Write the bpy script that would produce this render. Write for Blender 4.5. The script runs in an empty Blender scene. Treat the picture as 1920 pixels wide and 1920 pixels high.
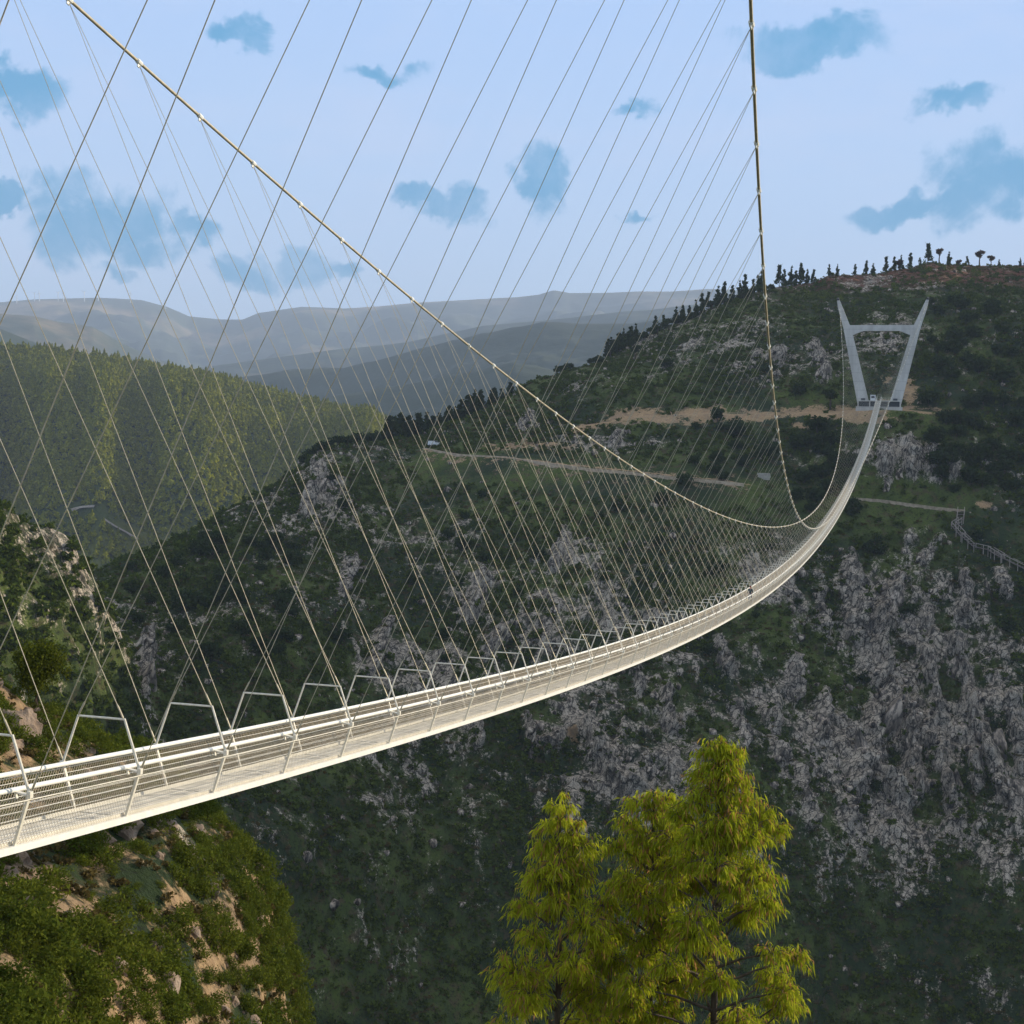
import bpy, math, random
import numpy as np
from mathutils import Vector, Matrix, Euler
sc = bpy.context.scene
R = math.radians
random.seed(7); rng = np.random.default_rng(7)

# ------------------------------------------------------------------ camera
F = 2648.298; YAW, PIT, ROL = R(16.467), R(-2.2751), R(1.21415)
CAM = np.array([17.5726, -23.4641, 8.1013])
fw = np.array([-math.sin(YAW)*math.cos(PIT), math.cos(YAW)*math.cos(PIT), math.sin(PIT)])
rt0 = np.array([math.cos(YAW), math.sin(YAW), 0.0]); up0 = np.cross(rt0, fw)
rt = rt0*math.cos(ROL)+up0*math.sin(ROL); upv = -rt0*math.sin(ROL)+up0*math.cos(ROL)
cd = bpy.data.cameras.new('camera'); cam = bpy.data.objects.new('camera', cd); sc.collection.objects.link(cam)
cd.sensor_width = 36; cd.lens = F/1920*36; cd.shift_y = -24/1920; cd.clip_start = 0.3; cd.clip_end = 40000
m = Matrix(((rt[0], upv[0], -fw[0], CAM[0]), (rt[1], upv[1], -fw[1], CAM[1]), (rt[2], upv[2], -fw[2], CAM[2]), (0, 0, 0, 1)))
cam.matrix_world = m; sc.camera = cam
sc.render.resolution_x = sc.render.resolution_y = 1024

# ------------------------------------------------------------------ light
SUN_AZ, SUN_EL = R(49.0), R(14.5)          # azimuth clockwise from +Y (sun is front-right)
wd = bpy.data.worlds.new('World'); sc.world = wd; wd.use_nodes = True
sl = bpy.data.lights.new('sun', 'SUN'); so = bpy.data.objects.new('sun', sl); sc.collection.objects.link(so)
sl.energy = 5.0; sl.angle = R(0.5); sl.color = (1.0, 0.85, 0.62)
sdir = Vector((math.sin(SUN_AZ)*math.cos(SUN_EL), math.cos(SUN_AZ)*math.cos(SUN_EL), math.sin(SUN_EL)))
so.rotation_euler = sdir.to_track_quat('Z', 'Y').to_euler()
sc.view_settings.view_transform = 'Standard'; sc.view_settings.look = 'None'
sc.view_settings.gamma = 1; sc.view_settings.use_curve_mapping = False
sc.view_settings.exposure = 0.42
sc.cycles.max_bounces = 5; sc.cycles.diffuse_bounces = 3; sc.cycles.transparent_max_bounces = 8

def pix_azel(px, py):
    d = fw + rt*((px-960)/F) - upv*((py-960+24)/F)
    h = math.hypot(d[0], d[1]); return math.atan2(d[0], d[1]), math.atan2(d[2], h)

class NT:
    def __init__(s, nt): s.nt = nt; s.n = nt.nodes; s.l = nt.links; s.n.clear()
    def node(s, t, **kw):
        n = s.n.new(t)
        for k, v in kw.items():
            if k.startswith('i_'):
                key = k[2:]; key = int(key) if key.isdigit() else key.replace('_', ' ')
                s.put(n, key, v)
            else: setattr(n, k, v)
        return n
    def put(s, n, key, v):
        if isinstance(v, bpy.types.NodeSocket): s.l.new(v, n.inputs[key])
        else: n.inputs[key].default_value = v
    def math(s, op, a, b=0.0, c=None, clamp=False):
        n = s.n.new('ShaderNodeMath'); n.operation = op; n.use_clamp = clamp
        s.put(n, 0, a); s.put(n, 1, b)
        if c is not None: s.put(n, 2, c)
        return n.outputs[0]
    def mix(s, f, a, b):
        n = s.n.new('ShaderNodeMix'); n.data_type = 'RGBA'
        s.put(n, 0, f)
        for i, v in ((6, a), (7, b)):
            if isinstance(v, bpy.types.NodeSocket): s.l.new(v, n.inputs[i])
            else: n.inputs[i].default_value = (*v, 1)
        return n.outputs[2]
    def smooth(s, v, a, b, lo=0.0, hi=1.0):
        n = s.n.new('ShaderNodeMapRange'); n.interpolation_type = 'SMOOTHSTEP'
        s.put(n, 0, v); s.put(n, 1, a); s.put(n, 2, b); s.put(n, 3, lo); s.put(n, 4, hi)
        return n.outputs[0]
    def noise(s, vec, scale, detail=4, rough=0.55, mapscale=None, dist=0.0):
        if mapscale:
            mp = s.node('ShaderNodeMapping'); s.l.new(vec, mp.inputs[0]); mp.inputs['Scale'].default_value = mapscale; vec = mp.outputs[0]
        n = s.n.new('ShaderNodeTexNoise'); s.l.new(vec, n.inputs['Vector'])
        n.inputs['Scale'].default_value = scale; n.inputs['Detail'].default_value = detail
        n.inputs['Roughness'].default_value = rough; n.inputs['Distortion'].default_value = dist
        return n

# sky: Nishita under a pale overcast with a few bluer holes in the cloud
w = NT(wd.node_tree)
sky = w.node('ShaderNodeTexSky', sky_type='NISHITA', sun_disc=False, sun_elevation=SUN_EL, sun_rotation=SUN_AZ)
tc = w.node('ShaderNodeTexCoord'); g = tc.outputs['Generated']
nz = w.noise(g, 5.0, 5, 0.6)
off = w.node('ShaderNodeVectorMath', operation='MULTIPLY_ADD'); w.l.new(nz.outputs['Color'], off.inputs[0])
off.inputs[1].default_value = (.07, .07, .07); off.inputs[2].default_value = (-.035, -.035, -.035)
nz2 = w.noise(g, 22.0, 4, 0.6)
off2 = w.node('ShaderNodeVectorMath', operation='MULTIPLY_ADD'); w.l.new(nz2.outputs['Color'], off2.inputs[0])
off2.inputs[1].default_value = (.05, .05, .05); w.l.new(off.outputs[0], off2.inputs[2])
nz3 = w.noise(g, 75.0, 3, 0.6); off3 = w.node('ShaderNodeVectorMath', operation='MULTIPLY_ADD'); w.l.new(nz3.outputs['Color'], off3.inputs[0]); off3.inputs[1].default_value = (.014, .014, .014); off3.inputs[2].default_value = (-.032, -.032, -.032)
off4 = w.node('ShaderNodeVectorMath', operation='ADD'); w.l.new(off2.outputs[0], off4.inputs[0]); w.l.new(off3.outputs[0], off4.inputs[1]); off2 = off4
dd = w.node('ShaderNodeVectorMath', operation='ADD'); w.l.new(g, dd.inputs[0]); w.l.new(off2.outputs[0], dd.inputs[1])
sp = w.node('ShaderNodeSeparateXYZ'); w.l.new(dd.outputs[0], sp.inputs[0])
az = w.math('ARCTAN2', sp.outputs[0], sp.outputs[1]); el = w.math('ARCSINE', sp.outputs[2])
patches = [(140, 335, 60, 45), (200, 400, 110, 62), (275, 440, 75, 32), (440, 470, 60, 32), (560, 465, 62, 36), (350, 405, 40, 28),
           (850, 370, 62, 34), (790, 345, 36, 20), (1028, 330, 40, 55), (1190, 412, 42, 12), (1690, 388, 60, 24), (1800, 400, 60, 42),
           (1880, 320, 110, 60), (1850, 370, 60, 40), (15, 365, 42, 20), (225, 487, 48, 16), (640, 470, 40, 18), (30, 150, 90, 34), (700, 120, 80, 24), (1520, 70, 120, 36), (1200, 200, 44, 20), (430, 60, 60, 24), (1780, 180, 60, 24)]
mask = None
wn14 = w.math('MULTIPLY', w.math('SUBTRACT', w.noise(g, 16, 7, 0.66, None, .6).outputs[0], .5), 3.4)
for (px, py, sx, sy) in patches:
    a, e = pix_azel(px, py+12)
    q = w.math('ADD', w.math('POWER', w.math('DIVIDE', w.math('SUBTRACT', az, a), sx*1.25/F), 2.0), w.math('POWER', w.math('DIVIDE', w.math('SUBTRACT', el, e), sy*1.25/F), 2.0))
    mm = w.smooth(w.math('ADD', q, wn14), 1.0, 0.05)
    mask = mm if mask is None else w.math('MAXIMUM', mask, mm)
# elsewhere the same kind of broken cloud goes on
gn = w.noise(g, 3.2, 6, 0.6, (1, 1, 2.2))
gm = w.smooth(gn.outputs[0], 0.56, 0.68)
a0 = -YAW
out_az = w.smooth(w.math('ABSOLUTE', w.math('SUBTRACT', az, a0)), R(20), R(26))
out_el = w.smooth(el, R(19), R(25))
gm = w.math('MULTIPLY', gm, w.math('MAXIMUM', out_az, out_el))
mask = w.math('MAXIMUM', mask, gm)
fine = w.smooth(w.noise(g, 14, 6, 0.65).outputs[0], 0.30, 0.58, 0.62, 1.0)
mask = w.math('MULTIPLY', mask, fine)
cl1 = w.mix(w.smooth(el, R(1), R(22)), (0.56, 0.74, 1.0), (0.43, 0.63, 1.0))
cl1 = w.mix(w.smooth(el, R(20), R(45)), cl1, (0.66, 0.66, 0.64))
wisp = w.smooth(w.noise(g, 7, 6, 0.6, (1, 1, 3)).outputs[0], 0.45, 0.75, 0, 0.35)
cl1 = w.mix(wisp, cl1, (0.62, 0.72, 0.98))
cloud = w.mix(mask, cl1, (0.095, 0.385, 0.70))
skys = w.node('ShaderNodeVectorMath', operation='SCALE'); w.l.new(sky.outputs[0], skys.inputs[0]); skys.inputs[3].default_value = 0.07
colm = w.mix(0.94, skys.outputs[0], cloud)
bg = w.node('ShaderNodeBackground'); w.l.new(colm, bg.inputs[0]); bg.inputs[1].default_value = 0.83
wo = w.node('ShaderNodeOutputWorld'); w.l.new(bg.outputs[0], wo.inputs[0])

# ------------------------------------------------------------------ helpers
COL = sc.collection
def link(o, parent=None):
    COL.objects.link(o)
    if parent is not None: o.parent = parent
    return o
def tag(o, label=None, cat=None, group=None, kind=None):
    if label: o['label'] = label
    if cat: o['category'] = cat
    if group: o['group'] = group
    if kind: o['kind'] = kind
    return o
def empty(name, loc, rz=0.0):
    o = bpy.data.objects.new(name, None); o.empty_display_size = .2; o.location = loc; o.rotation_euler = (0, 0, rz); return link(o)
def mesh_np(name, V, Fc, mat=None, smooth=False):
    V = np.ascontiguousarray(V, np.float32); Fc = np.ascontiguousarray(Fc, np.int32); k = Fc.shape[1]
    me = bpy.data.meshes.new(name); me.vertices.add(len(V)); me.vertices.foreach_set('co', V.ravel())
    me.loops.add(Fc.size); me.loops.foreach_set('vertex_index', Fc.ravel())
    me.polygons.add(len(Fc)); me.polygons.foreach_set('loop_start', np.arange(0, Fc.size, k, dtype=np.int32))
    me.polygons.foreach_set('loop_total', np.full(len(Fc), k, np.int32))
    if smooth: me.polygons.foreach_set('use_smooth', np.ones(len(Fc), bool))
    if mat: me.materials.append(mat)
    me.update(calc_edges=True); return me
class MB:
    def __init__(s): s.v = []; s.f = []
    def box(s, c, d, rot=None):
        b = len(s.v); c = Vector(c)
        for x in (-.5, .5):
            for y in (-.5, .5):
                for z in (-.5, .5):
                    p = Vector((x*d[0], y*d[1], z*d[2]))
                    if rot is not None: p = rot @ p
                    s.v.append(tuple(c+p))
        for q in ((0, 1, 3, 2), (4, 6, 7, 5), (0, 4, 5, 1), (2, 3, 7, 6), (0, 2, 6, 4), (1, 5, 7, 3)): s.f.append(tuple(b+i for i in q))
    def bar(s, a, b_, w1, w2, upd=(0, 0, 1), taper=1.0, taper2=None):
        a = Vector(a); b_ = Vector(b_); t = (b_-a).normalized(); u = Vector(upd)
        sd = t.cross(u)
        if sd.length < 1e-4: sd = t.cross(Vector((1, 0, 0)))
        sd.normalize(); u2 = sd.cross(t); t2 = taper if taper2 is None else taper2; n = len(s.v)
        for p, k1, k2 in ((a, 1, 1), (b_, taper, t2)):
            for (i, j) in ((-1, -1), (1, -1), (1, 1), (-1, 1)): s.v.append(tuple(p+sd*(i*w1*k1/2)+u2*(j*w2*k2/2)))
        for q in ((0, 3, 2, 1), (4, 5, 6, 7), (0, 1, 5, 4), (1, 2, 6, 5), (2, 3, 7, 6), (3, 0, 4, 7)): s.f.append(tuple(n+i for i in q))
    def tube(s, pts, r, n=8, rad=None, cap=True):
        P = [Vector(p) for p in pts]; st = len(s.v); ref = Vector((0, 0, 1))
        for i, p in enumerate(P):
            t = (P[min(i+1, len(P)-1)]-P[max(i-1, 0)]).normalized()
            sd = t.cross(ref)
            if sd.length < .05: sd = t.cross(Vector((1, 0, 0)))
            sd.normalize(); u = sd.cross(t); rr = rad[i] if rad else r
            for k in range(n):
                a = 2*math.pi*k/n; s.v.append(tuple(p+sd*(math.cos(a)*rr)+u*(math.sin(a)*rr)))
        for i in range(len(P)-1):
            for k in range(n):
                a = st+i*n+k; b = st+i*n+(k+1) % n; s.f.append((a, b, b+n, a+n))
        if cap:
            s.f.append(tuple(st+k for k in range(n))[::-1]); e = st+(len(P)-1)*n; s.f.append(tuple(e+k for k in range(n)))
    def mesh(s, name, mat, smooth=False):
        me = bpy.data.meshes.new(name); me.from_pydata(s.v, [], s.f); me.materials.append(mat)
        if smooth: me.polygons.foreach_set('use_smooth', np.ones(len(me.polygons), bool))
        me.update(); return me
    def build(s, name, mat, parent=None, smooth=False):
        return link(bpy.data.objects.new(name, s.mesh(name, mat, smooth)), parent)
def inst(name, me, parent=None, loc=(0, 0, 0), rot=(0, 0, 0), scale=(1, 1, 1)):
    o = bpy.data.objects.new(name, me); o.location = loc; o.rotation_euler = rot; o.scale = scale; return link(o, parent)

# noise (numpy value noise)
def _h(ix, iy, iz, seed):
    h = (ix*374761393 + iy*668265263 + iz*2147483647 + seed*974634777) & 0xffffffff
    h = ((h ^ (h >> 13))*1274126177) & 0xffffffff
    h = ((h ^ (h >> 15))*2246822519) & 0xffffffff
    return ((h ^ (h >> 16)) & 0xffff)/65535.0
def vn(x, y, z, seed=0):
    ix = np.floor(x).astype(np.int64); iy = np.floor(y).astype(np.int64); iz = np.floor(z).astype(np.int64)
    fx = x-ix; fy = y-iy; fz = z-iz
    fx = fx*fx*(3-2*fx); fy = fy*fy*(3-2*fy); fz = fz*fz*(3-2*fz); r = 0
    for a in (0, 1):
        wx = fx if a else 1-fx
        for b in (0, 1):
            wy = fy if b else 1-fy
            for c in (0, 1):
                wz = fz if c else 1-fz
                r = r + wx*wy*wz*_h(ix+a, iy+b, iz+c, seed)
    return r*2-1
def fbm(P, s, oct=3, seed=0, sz=1.0, ridge=False, gain=.5):
    a = 1.0; f = 1.0/s; r = 0; tot = 0
    for o in range(oct):
        v = vn(P[..., 0]*f, P[..., 1]*f, P[..., 2]*f*sz, seed+o*17)
        if ridge: v = 1-2*np.abs(v)
        r = r+a*v; tot += a; a *= gain; f *= 2.03
    return r/tot
def sstep(a, b, x):
    t = np.clip((x-a)/(b-a), 0, 1); return t*t*(3-2*t)

def px_dir(px):                     # horizontal unit direction of an image column (at the horizon row)
    t = (np.asarray(px, float)-960)/F
    az = -YAW+np.arctan(t); return np.stack([np.sin(az), np.cos(az)], -1)
def tan_el(px, py):                 # slope of the sight line at a column and row
    D = px_dir(px); d3 = np.stack([D[..., 0], D[..., 1], np.zeros(D.shape[:-1])], -1)
    a = d3@fw; b = d3@upv; k = (936-np.asarray(py, float))/F
    return (k*a-b)/(upv[2]-k*fw[2])
def pt(px, py, dist):
    px = float(px); D = px_dir(px); z = CAM[2]+dist*float(tan_el(px, py)); return Vector((CAM[0]+D[0]*dist, CAM[1]+D[1]*dist, z))
def ray(px, py):
    d = fw+rt*((px-960)/F)+upv*((936-py)/F); return Vector(d).normalized()

# ------------------------------------------------------------------ materials
def principled(t, col, rough=.8, bump=None, bs=.4, bd=.1, metal=0.0, extra=None):
    p = t.node('ShaderNodeBsdfPrincipled'); t.put(p, 'Base Color', col if isinstance(col, bpy.types.NodeSocket) else (*col, 1)); t.put(p, 'Roughness', rough); t.put(p, 'Metallic', metal)
    p.inputs['Specular IOR Level'].default_value = .3
    if bump is not None:
        b = t.node('ShaderNodeBump'); b.inputs['Strength'].default_value = bs; b.inputs['Distance'].default_value = bd; t.l.new(bump, b.inputs['Height']); t.l.new(b.outputs[0], p.inputs['Normal'])
    o = t.node('ShaderNodeOutputMaterial'); t.l.new(p.outputs[0], o.inputs[0]); return p
def newmat(name):
    m = bpy.data.materials.new(name); m.use_nodes = True; return m, NT(m.node_tree)
def noisy(name, c1, c2, scale, rough=.7, metal=0.0, bs=.2, bd=.01, mapscale=None, spec=.3):
    m, t = newmat(name); tc = t.node('ShaderNodeTexCoord'); n = t.noise(tc.outputs['Object'], scale, 5, .6, mapscale)
    c = t.mix(t.smooth(n.outputs[0], .35, .65), c1, c2); p = principled(t, c, rough, n.outputs[0], bs, bd, metal); p.inputs['Specular IOR Level'].default_value = spec
    return m
M = {}
M['steel'] = noisy('galvanised_steel', (.70, .67, .58), (.84, .80, .70), 6, .5, .0, .1, .002)
M['rail'] = noisy('white_rail_steel', (.86, .85, .79), (.93, .92, .87), 5, .4, .0, .05, .002)
M['wire'] = noisy('hanger_steel', (.40, .36, .27), (.52, .47, .35), 4, .5, .2, .05, .002)
M['cable'] = noisy('cable_steel', (.40, .35, .25), (.52, .46, .33), 4, .55, .1, .2, .01)
M['dark'] = noisy('dark_steel', (.05, .055, .06), (.08, .085, .09), 6, .5)
M['mesh'] = noisy('mesh_wire', (.56, .47, .35), (.68, .57, .43), 3, .6)
M['grate'] = noisy('grating_steel', (.56, .54, .49), (.80, .77, .70), 1.6, .6)
def concrete():
    m, t = newmat('concrete'); tc = t.node('ShaderNodeTexCoord'); o = tc.outputs['Object']
    n1 = t.noise(o, .35, 6, .65, (1, 1, .25)); n2 = t.noise(o, 3, 5, .6)
    c = t.mix(t.smooth(n1.outputs[0], .35, .68), (.48, .465, .43), (.64, .62, .58)); c = t.mix(t.smooth(n2.outputs[0], .55, .8, 0, .5), c, (.25, .25, .245))
    s = t.node('ShaderNodeSeparateXYZ'); t.l.new(o, s.inputs[0])
    line = t.smooth(t.math('ABSOLUTE', t.math('SUBTRACT', t.math('FRACT', t.math('DIVIDE', s.outputs[2], 3.0)), .5)), .49, .475, .0, 1.0)
    c = t.mix(t.math('MULTIPLY', t.math('SUBTRACT', 1.0, line), .5), c, (.2, .2, .2))
    principled(t, c, .85, n2.outputs[0], .2, .02); return m
M['concrete'] = concrete()
def rock_nodes(t, o, warm=1.0):
    n1 = t.noise(o, .16, 5, .6, (1, 1, .45)); n2 = t.noise(o, .62, 7, .66, (1, 1, .38)); n3 = t.noise(o, 4.5, 5, .7, (1, 1, .6))
    c = t.mix(t.smooth(n2.outputs[0], .38, .60), (.10*warm, .086, .068), (.60*warm, .515, .415))  # pale peaks and dark hollows put relief shading into the rock colour
    c = t.mix(t.smooth(n1.outputs[0], .42, .68, 0, .65), c, (.68*warm, .60, .49))
    c = t.mix(t.smooth(n3.outputs[0], .54, .40, 0, .75), c, (.05, .047, .045))
    vor = t.node('ShaderNodeTexVoronoi', feature='DISTANCE_TO_EDGE'); mp = t.node('ShaderNodeMapping'); mp.inputs['Scale'].default_value = (.55, .55, .22)
    wv = t.node('ShaderNodeVectorMath', operation='MULTIPLY_ADD'); t.l.new(n2.outputs['Color'], wv.inputs[0]); wv.inputs[1].default_value = (2.5, 2.5, 2.5); t.l.new(o, wv.inputs[2])
    t.l.new(wv.outputs[0], mp.inputs[0]); t.l.new(mp.outputs[0], vor.inputs['Vector']); vor.inputs['Scale'].default_value = 1.0
    c = t.mix(t.smooth(vor.outputs[0], .10, .01, 0, .92), c, (.022, .020, .017))  # cracks, darkened further in colour to add shade to the flatly lit rock
    return c, n2, n3
def terrain_mat():
    m, t = newmat('gorge_ground'); tc = t.node('ShaderNodeTexCoord'); o = tc.outputs['Object']
    rc, n2, n3 = rock_nodes(t, o)
    v1 = t.noise(o, .035, 5, .6); v2 = t.noise(o, .35, 5, .65); v3 = t.noise(o, 1.6, 5, .75)
    veg = t.mix(t.smooth(v1.outputs[0], .38, .62), (.018, .038, .009), (.085, .118, .018))
    veg = t.mix(t.smooth(v2.outputs[0], .50, .66, 0, .85), veg, (.085, .062, .030))
    veg = t.mix(t.smooth(v3.outputs[0], .50, .36, 0, .85), veg, (.006, .009, .005))  # near-black flecks put depth of shade into the plant colour
    ar = t.node('ShaderNodeAttribute', attribute_name='rock'); ad = t.node('ShaderNodeAttribute', attribute_name='dirt'); at = t.node('ShaderNodeAttribute', attribute_name='heath')
    rk = t.math('ADD', ar.outputs['Fac'], t.math('MULTIPLY', t.math('SUBTRACT', n2.outputs[0], .5), .7))
    rk = t.math('ADD', rk, t.math('MULTIPLY', t.math('SUBTRACT', v3.outputs[0], .5), .8))
    veg = t.mix(t.math('MULTIPLY', at.outputs['Fac'], t.smooth(v2.outputs[0], .35, .6, .4, 1)), veg, (.15, .050, .030))
    c = t.mix(t.smooth(rk, .44, .60), veg, rc)
    d1 = t.mix(t.smooth(v3.outputs[0], .35, .65), (.36, .23, .12), (.50, .35, .20)); d1 = t.mix(t.smooth(v2.outputs[0], .45, .7, 0, .7), d1, (.24, .18, .13))
    dk = t.math('ADD', ad.outputs['Fac'], t.math('MULTIPLY', t.math('SUBTRACT', v2.outputs[0], .5), 1.1))
    dk = t.math('ADD', dk, t.math('MULTIPLY', t.math('SUBTRACT', v3.outputs[0], .5), .6))
    c = t.mix(t.smooth(dk, .42, .58), c, d1)
    bm = t.math('ADD', n2.outputs[0], t.math('MULTIPLY', n3.outputs[0], .4))
    principled(t, c, .92, bm, .9, .8); return m
M['gorge'] = terrain_mat()
def rockmat():
    m, t = newmat('granite'); tc = t.node('ShaderNodeTexCoord'); rc, n2, n3 = rock_nodes(t, tc.outputs['Object'], 1.04)
    v = t.noise(tc.outputs['Object'], .8, 5, .7)
    rc = t.mix(t.smooth(v.outputs[0], .58, .70, 0, .8), rc, (.05, .06, .025))
    principled(t, rc, .9, t.math('ADD', n2.outputs[0], n3.outputs[0]), .8, .25); return m
M['rock'] = rockmat()
def nearrock():
    m, t = newmat('warm_granite'); o = t.node('ShaderNodeTexCoord').outputs['Object']
    n1 = t.noise(o, .8, 6, .6); n2 = t.noise(o, 6, 6, .7)
    c = t.mix(t.smooth(n1.outputs[0], .35, .65), (.25, .18, .13), (.42, .33, .26)); c = t.mix(t.smooth(n2.outputs[0], .55, .7, 0, .7), c, (.14, .13, .11)); c = t.mix(t.smooth(n1.outputs[0], .60, .72, 0, .6), c, (.10, .10, .05))
    principled(t, c, .9, t.math('ADD', n2.outputs[0], t.math('MULTIPLY', n1.outputs[0], 2.0)), .9, .10); return m
M['nearrock'] = nearrock()
def hillmat(name, a, b, c_, s):
    m, t = newmat(name); o = t.node('ShaderNodeTexCoord').outputs['Object']
    n1 = t.noise(o, s, 6, .6); n2 = t.noise(o, s*7, 6, .65)
    c = t.mix(t.smooth(n1.outputs[0], .50, .66), a, b); c = t.mix(t.smooth(n2.outputs[0], .5, .65, 0, .6), c, c_)
    wd_ = t.node('ShaderNodeAttribute', attribute_name='wooded'); c = t.mix(t.smooth(t.math('ADD', wd_.outputs['Fac'], t.math('MULTIPLY', t.math('SUBTRACT', n1.outputs[0], .5), .9)), .45, .62), c, (.022, .040, .022))
    principled(t, c, .95, n2.outputs[0], .8, 8.0); return m
M['farhill'] = hillmat('far_hill_ground', (.045, .065, .050), (.26, .20, .13), (.06, .080, .05), .0011)  # tan is bare ground, lightened so the patches look sunlit
M['forestfloor'] = hillmat('forest_floor', (.045, .065, .016), (.11, .12, .025), (.03, .045, .012), .006)
def leafmat(name, a, b, tr=.25, s=1.5, dead=None):
    m, t = newmat(name); o = t.node('ShaderNodeTexCoord').outputs['Object']; oi = t.node('ShaderNodeObjectInfo')
    n = t.noise(o, s, 3, .6); wn = t.node('ShaderNodeTexWhiteNoise'); wn.noise_dimensions = '3D'
    gq = t.node('ShaderNodeNewGeometry'); f = t.math('ADD', t.math('MULTIPLY', gq.outputs['Random Per Island'], .55), t.math('MULTIPLY', t.smooth(n.outputs[0], .3, .7), .3)); f = t.math('ADD', f, t.math('MULTIPLY', oi.outputs['Random'], .3), clamp=True)
    c = t.mix(f, a, b)
    if dead: c = t.mix(t.smooth(gq.outputs['Random Per Island'], .84, .88), c, dead)
    d = t.node('ShaderNodeBsdfDiffuse'); t.l.new(c, d.inputs[0]); q = t.node('ShaderNodeBsdfTranslucent'); t.l.new(c, q.inputs[0])
    mx = t.node('ShaderNodeMixShader'); mx.inputs[0].default_value = tr; t.l.new(d.outputs[0], mx.inputs[1]); t.l.new(q.outputs[0], mx.inputs[2])
    ou = t.node('ShaderNodeOutputMaterial'); t.l.new(mx.outputs[0], ou.inputs[0]); return m
M['shrub'] = leafmat('shrub_leaf', (.020, .042, .009), (.11, .145, .02))
M['shrub2'] = leafmat('dry_shrub_leaf', (.060, .046, .020), (.14, .11, .04))
M['oak'] = leafmat('oak_leaf', (.014, .030, .010), (.048, .074, .018))
M['pine'] = leafmat('pine_needle', (.075, .11, .014), (.38, .38, .035), .3)
M['redtree'] = leafmat('russet_leaf', (.05, .028, .018), (.10, .06, .03))
M['gorse'] = leafmat('gorse_leaf', (.05, .085, .014), (.14, .16, .02), .3, 2)
M['acacia'] = leafmat('yellow_green_leaf', (.20, .27, .014), (.60, .61, .045), .5, 3, (.45, .25, .09))
M['bark'] = noisy('bark', (.06, .045, .035), (.13, .10, .08), 8, .9, 0, .6, .02, (1, 1, .3))
M['path'] = noisy('path_gravel', (.26, .21, .15), (.42, .34, .25), .8, .95, 0, .4, .05)
M['road'] = noisy('pale_track', (.26, .23, .20), (.38, .33, .29), .5, .95, 0, .4, .05)
M['wood'] = noisy('weathered_wood', (.16, .135, .12), (.28, .24, .21), 3, .8, 0, .4, .01)
M['woodrail'] = noisy('pale_wood', (.30, .26, .22), (.42, .37, .32), 3, .8, 0, .4, .01)
M['white'] = noisy('white_paint', (.70, .71, .72), (.80, .81, .82), 3, .6)
M['blue'] = noisy('blue_grey_paint', (.06, .08, .11), (.10, .12, .16), 3, .6)
M['skin'] = noisy('skin', (.55, .28, .20), (.62, .33, .24), 8, .6)
M['cloth'] = noisy('grey_green_cloth', (.045, .07, .075), (.07, .10, .10), 8, .9)
M['trousers'] = noisy('grey_trousers', (.09, .09, .12), (.13, .13, .16), 8, .9)
M['hair'] = noisy('hair', (.20, .06, .04), (.26, .09, .05), 20, .8)
M['stone'] = noisy('pale_stone', (.34, .32, .28), (.46, .43, .38), 1.5, .9, 0, .5, .1)

# ------------------------------------------------------------------ terrain lofts in plan around the viewpoint
def loft(cols, rows, fine_cols, segs, smooth_px=14):
    """cols: list of (px, [(dist, py or ('z', z)) ...]); returns grid (rows, cols, 3)"""
    cp = np.array([c for c, _ in cols], float); K = len(cols[0][1])
    rr = np.array([[e[0] for e in L] for _, L in cols], float)
    zz = np.array([[(e[1][1] if isinstance(e[1], tuple) else CAM[2]+e[0]*float(tan_el(c, e[1]))) for e in L] for c, L in cols])
    fc = np.asarray(fine_cols, float); ext = np.interp
    Rk = np.stack([ext(fc, cp, rr[:, k]) for k in range(K)]); Zk = np.stack([ext(fc, cp, zz[:, k]) for k in range(K)])
    ker = np.hanning(2*smooth_px+1); ker /= ker.sum()
    def sm(A):
        P = np.pad(A, ((0, 0), (smooth_px, smooth_px)), 'edge'); return np.stack([np.convolve(r, ker, 'valid') for r in P])
    Rk = sm(Rk); Zk = sm(Zk)
    tt = np.concatenate([k+np.linspace(0, 1, n, endpoint=False) for k, n in enumerate(segs)]+[[K-1.0]])
    k0 = np.clip(tt.astype(int), 0, K-2); f = (tt-k0)[:, None]
    Rr = Rk[k0]*(1-f)+Rk[k0+1]*f; Z = Zk[k0]*(1-f)+Zk[k0+1]*f
    D = px_dir(fc)
    G = np.stack([CAM[0]+D[None, :, 0]*Rr, CAM[1]+D[None, :, 1]*Rr, Z], -1)
    return G, tt, fc
def gridnormal(G):
    du = np.gradient(G, axis=1); dv = np.gradient(G, axis=0); n = np.cross(du, dv); n /= np.linalg.norm(n, axis=-1, keepdims=True)+1e-9
    n[n[..., 2] < 0] *= -1; return n
def grid_faces(nr, nc):
    i = np.arange(nr-1)[:, None]*nc+np.arange(nc-1)[None]; i = i.ravel(); return np.stack([i, i+1, i+nc+1, i+nc], 1)
def setattrf(me, name, arr):
    a = me.attributes.new(name, 'FLOAT', 'POINT'); a.data.foreach_set('value', np.ascontiguousarray(arr, np.float32).ravel())
def blob(PX, PY, lst):
    r = np.zeros_like(PX)
    for (x, y, sx, sy, wt) in lst: r = np.maximum(r, wt*np.exp(-((PX-x)/sx)**2-((PY-y)/sy)**2))
    return r
def project(G):
    d = G-CAM; z = d@fw; return 960+F*(d@rt)/z, 936-F*(d@upv)/z

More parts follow.
